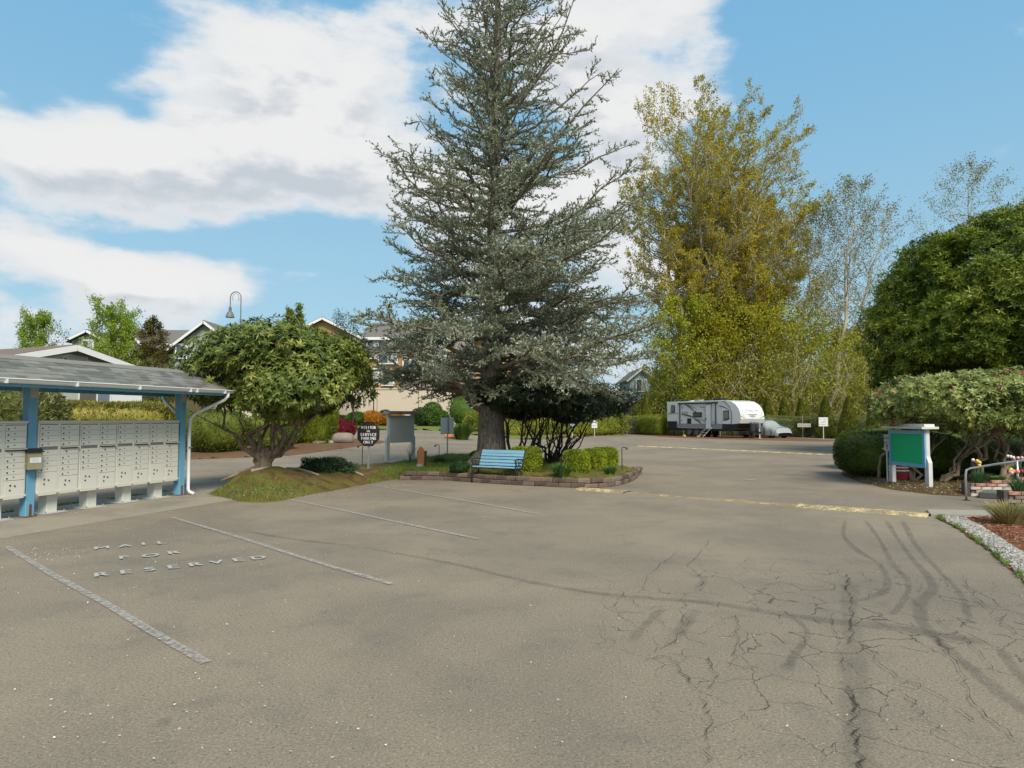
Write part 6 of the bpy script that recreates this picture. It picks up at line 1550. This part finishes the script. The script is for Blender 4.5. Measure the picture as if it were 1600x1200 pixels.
def tulips(loc, r, h, n, cols, label, nleaf=150):
    root = empty('tulip_clump', loc, label, 'flowers', group='tulip clumps in the planters')
    lv = tuft('leaves', (0, 0, 0), r, h * .75, nleaf, .022, TULL, None, None); lv.parent = root
    for key in ('label', 'category'):
        if key in lv: del lv[key]
    for k in range(n):
        a = rng.uniform(0, 6.28); rr = r * rng.uniform(.1, .7); x, y = rr * math.cos(a), rr * math.sin(a); hh = h * rng.uniform(.85, 1.1); c = cols[k % len(cols)]
        s = MB().tube([(x * .5, y * .5, 0), (x, y, hh)], .005, 4).build('stem', TULL, root)
        MB().lathe((x, y, hh - .005), [(.008, 0), (.03, .018), (.034, .04), (.024, .068), (.012, .072)], 8).build('bloom', mat('tulip_' + c[0], c[1], .5, .12, 20), root, True)
PK = ('pink', (.72, .38, .40)); YL = ('yellow', (.80, .55, .06)); MG = ('maroon', (.28, .02, .08)); WP = ('pale', (.78, .66, .60)); OR_ = ('coral', (.75, .25, .15))
def q_(px, py, Y): a = A(px, py, Y); return a
z_ = .22
c1 = q_(1531, 748, 14.6); tulips((c1.x, c1.y, z_), .26, .42, 8, (YL, WP, MG, YL), 'tulip clump with yellow and maroon blooms at the left end of the stepped planter')
c1 = q_(1588, 738, 14.9); tulips((c1.x, c1.y, .33), .24, .40, 6, (PK, WP), 'tulip clump with pale pink blooms on the upper level of the stepped planter')
c1 = q_(1592, 768, 12.1); tulips((c1.x, c1.y, .30), .25, .38, 9, (PK, MG, YL, OR_, WP), 'mixed pink, maroon and yellow tulips in the weathered front planter')
c1 = q_(1560, 744, 14.6); tuft('fern', (c1.x, c1.y, .28), .25, .14, 120, .02, LILY, 'low green fern-like tuft on the middle level of the stepped planter', 'plant')
# step slabs
stp = MB(); sA = G(1548, 784); stp.box((0, 0, 0), (1.6, .55, .13), bev=.015); o = stp.build('step', mat('step_concrete', (.11, .11, .10), .9, .2, 12, bump=.3)); o.location = (sA.x + .95, sA.y + .25, .065); o.rotation_euler = (0, 0, -.75); tag(o, 'dark concrete step between the two brick planters', 'step')
# walkway strip of concrete
cs = [G(1448, 799), G(1700, 802), G(1720, 811), G(1455, 807)]
mb = MB(); mb.v = [(p.x, p.y, z) for z in (.035, -.05) for p in cs]; mb.f = [(3, 2, 1, 0)] + [(i, (i + 1) % 4, 4 + (i + 1) % 4, 4 + i) for i in range(4)]; tag(mb.build('walkway', mat('pale_concrete', (.30, .27, .215), .9, .15, 12, bump=.3, bscale=90)), kind='structure')
# mulch and gravel bed
mbp = [G(1462, 809), G(1500, 829), G(1545, 862), G(1605, 915), G(1700, 1010), G(2100, 1000), G(2100, 830), G(1720, 811), G(1600, 808)]
mbpp = [(p.x, p.y) for p in mbp]
def mu_h(X, Y): return -.03 + .06 * sst(-.12, .12, sdist(mbpp, X, Y)) + .006 * vnoise(X, Y, 9, 3)
bed('mulch_bed', mbpp, .07, mu_h, MULCH, .2)
edge = [G(1462, 809), G(1500, 829), G(1545, 862), G(1605, 915), G(1700, 1010)]; 
gpoly = edge + [G(1790, 1000), G(1660, 905), G(1590, 860), G(1545, 831), G(1510, 812)]; gpp = [(p.x, p.y) for p in gpoly]
P = sample_in(gpp, 5200)
V, Fs = [], []
PEB = MB(); 
ico = [(1, 0, 0), (-1, 0, 0), (0, 1, 0), (0, -1, 0), (0, 0, 1), (0, 0, -1)]; icf = [(0, 2, 4), (2, 1, 4), (1, 3, 4), (3, 0, 4), (2, 0, 5), (1, 2, 5), (3, 1, 5), (0, 3, 5)]
n = len(P); sc = rng.uniform(.012, .033, (n, 3)) * np.array([1.2, 1, .7]); rot = rng.uniform(0, 6.28, n); base = np.array(ico)
loc = base[None] * sc[:, None, :]; cr, sr = np.cos(rot)[:, None], np.sin(rot)[:, None]; X_ = loc[:, :, 0] * cr - loc[:, :, 1] * sr; Y_ = loc[:, :, 0] * sr + loc[:, :, 1] * cr
Zg = mu_h(P[:, 0], P[:, 1]); VV = np.stack([X_ + P[:, 0:1], Y_ + P[:, 1:2], loc[:, :, 2] + (Zg + .006)[:, None]], 2).reshape(-1, 3); FF = (np.arange(n)[:, None, None] * 6 + np.array(icf)[None]).reshape(-1, 3)
def islandmat(name, cols, rough=.85):
    m = bpy.data.materials.new(name); m.use_nodes = True; t = NT(m.node_tree); g = t.new('ShaderNodeNewGeometry'); k = len(cols)
    t.link(t.ramp(g.outputs['Random Per Island'], [(i / (k - 1), c) for i, c in enumerate(cols)]), t.n['Principled BSDF'].inputs['Base Color']); t.n['Principled BSDF'].inputs['Roughness'].default_value = rough; return m
tag(link_mesh('gravel', np_mesh('gravel', VV, FF, islandmat('river_gravel', [(.10, .09, .075), (.22, .20, .17), (.34, .31, .27), (.48, .45, .41), (.16, .145, .125)]), True)), 'pale river gravel strip along the right edge of the asphalt', 'gravel', kind='stuff')
# mulch chips
P = sample_in(mbpp, 9000, lambda x, y: (sdist(gpp, x, y) < .05) & (y > 5) & (x < 13)); n = len(P); Zg = mu_h(P[:, 0], P[:, 1])
V, Fc = leaf_geo(np.column_stack([P, Zg + .004]), rng.normal(size=(n, 3)) * np.array([1, 1, .25]), np.tile([0, 0, 1.0], (n, 1)) + rng.normal(0, .4, (n, 3)), rng.uniform(.03, .08, n), .02, .03)
tag(link_mesh('mulch', np_mesh('mulch', V, Fc, islandmat('mulch_chips', [(.12, .04, .02), (.24, .09, .045), (.33, .15, .08), (.42, .25, .16)]))), 'reddish bark mulch between the gravel and the concrete strip', 'mulch', kind='stuff')
# weeds and moss on edge
e_ = [Vector(p) for p in edge]; pts = []
for k in range(5200):
    t = rng.random() * 3.6; i = min(int(t), 3); p = e_[i].lerp(e_[i + 1], t - i); nrm = Vector((1, .8, 0)).normalized(); cl = math.sin(t * 9) + math.sin(t * 23 + 1) 
    if cl < -.1: continue
    q = p + nrm * abs(rng.normal(0, .14)); pts.append((q.x, q.y, .015))
tag(link_mesh('grass', scatter_blades('grass', np.array(pts), .05, .012, GRASSM, .9)), 'scrappy weeds and moss where the gravel meets the asphalt', 'grass', kind='stuff')
# clump of ornamental grass
OG = leafmat('tan_green_grass', [(.18, .16, .05), (.34, .30, .11), (.52, .45, .25)], .3, .6, 4, .2)
c1 = G(1577, 821); tuft('ornamental_grass', (c1.x, c1.y, .02), .42, .36, 420, .012, OG, 'straw-tipped ornamental grass clump on the mulch at the right edge', 'plant', droop=.2)
c1 = G(1605, 815); tuft('ornamental_grass', (c1.x, c1.y, .02), .3, .22, 260, .014, LILY, 'greener low clump just right of the straw-tipped grass', 'plant', droop=.3)
# litter at the foot of the hedge and green board bed: small leaves
P = sample_in(rbp, 5000, lambda x, y: (y < 19) & (x < 14)); n = len(P); V, Fc = leaf_geo(np.column_stack([P, rb_h(P[:, 0], P[:, 1]) + .004]), rng.normal(size=(n, 3)) * np.array([1, 1, .3]), np.tile([0, 0, 1.0], (n, 1)) + rng.normal(0, .4, (n, 3)), rng.uniform(.03, .07, n), .025, .03)
tag(link_mesh('leaf_litter', np_mesh('leaf_litter', V, Fc, islandmat('litter_leaves', [(.10, .05, .025), (.20, .13, .05), (.32, .30, .10), (.42, .40, .28)]))), 'fallen leaves strewn under the rhododendron and along the hedge', 'leaf litter', kind='stuff')

# ---------------------------------------------------------------- petals and litter on the asphalt
def scatter_petals():
    pts = []
    for _ in range(420):
        px = abs(rng.normal(0, 1)) * 330 - 20; py = rng.uniform(770, 1190) if rng.random() < .35 else rng.uniform(775, 930); pts.append(G(px, py))
    for _ in range(110): pts.append(G(rng.uniform(0, 1600), 770 + 430 * rng.random() ** 2))
    for _ in range(420):
        i = rng.integers(0, len(seq) - 1); p = seq[i].lerp(seq[i + 1], rng.random()); 
        if p.y < 19: pts.append(p + Vector((rng.normal(0, .15), -abs(rng.normal(0, .16)) - .02, 0)))
    for _ in range(1500):
        t = rng.random(); p = G(330 + 300 * t, 778 + 8 * math.sin(t * PI) - 22 * t); pts.append(p + Vector((rng.normal(0, .35), rng.normal(0, .22), 0)))
    for _ in range(120): pts.append(G(80 + rng.normal(0, 25), 865 + rng.normal(0, 8)))
    C = np.array([(p.x, p.y, 0) for p in pts]); zi = isl_h(C[:, 0], C[:, 1]); C[:, 2] = np.maximum(zi, .0) + .017; n = len(C)
    L = rng.uniform(.007, .018, n); D = rng.normal(size=(n, 3)) * np.array([1, 1, .12]); V, Fc = leaf_geo(C, D, np.tile([0, 0, 1.0], (n, 1)) + rng.normal(0, .2, (n, 3)), L, L * .8, .05)
    tag(link_mesh('fallen_petals', np_mesh('fallen_petals', V, Fc, islandmat('petals', [(.55, .50, .44), (.72, .68, .66), (.80, .70, .68)]))), 'small white blossom petals scattered over the asphalt', 'petals', kind='stuff')
scatter_petals()
# weeds at the back edge of the mailbox apron
pts = [];
for _ in range(900):
    p = ROW(rng.uniform(-5, .6), -.86 + rng.normal(0, .03)); 
    if math.sin(p.y * 5) > -.3: pts.append((p.x, p.y, 0))
tag(link_mesh('weeds', scatter_blades('weeds', np.array(pts), .07, .014, GRASSM, .8)), 'thin line of weeds at the back edge of the concrete under the mailboxes', 'weeds', kind='stuff')
print('tris', sum(sum(max(1, p - 2) for p in [len(f.vertices) for f in m.polygons[:1]]) * len(m.polygons) for m in bpy.data.meshes if m.users and len(m.polygons)))
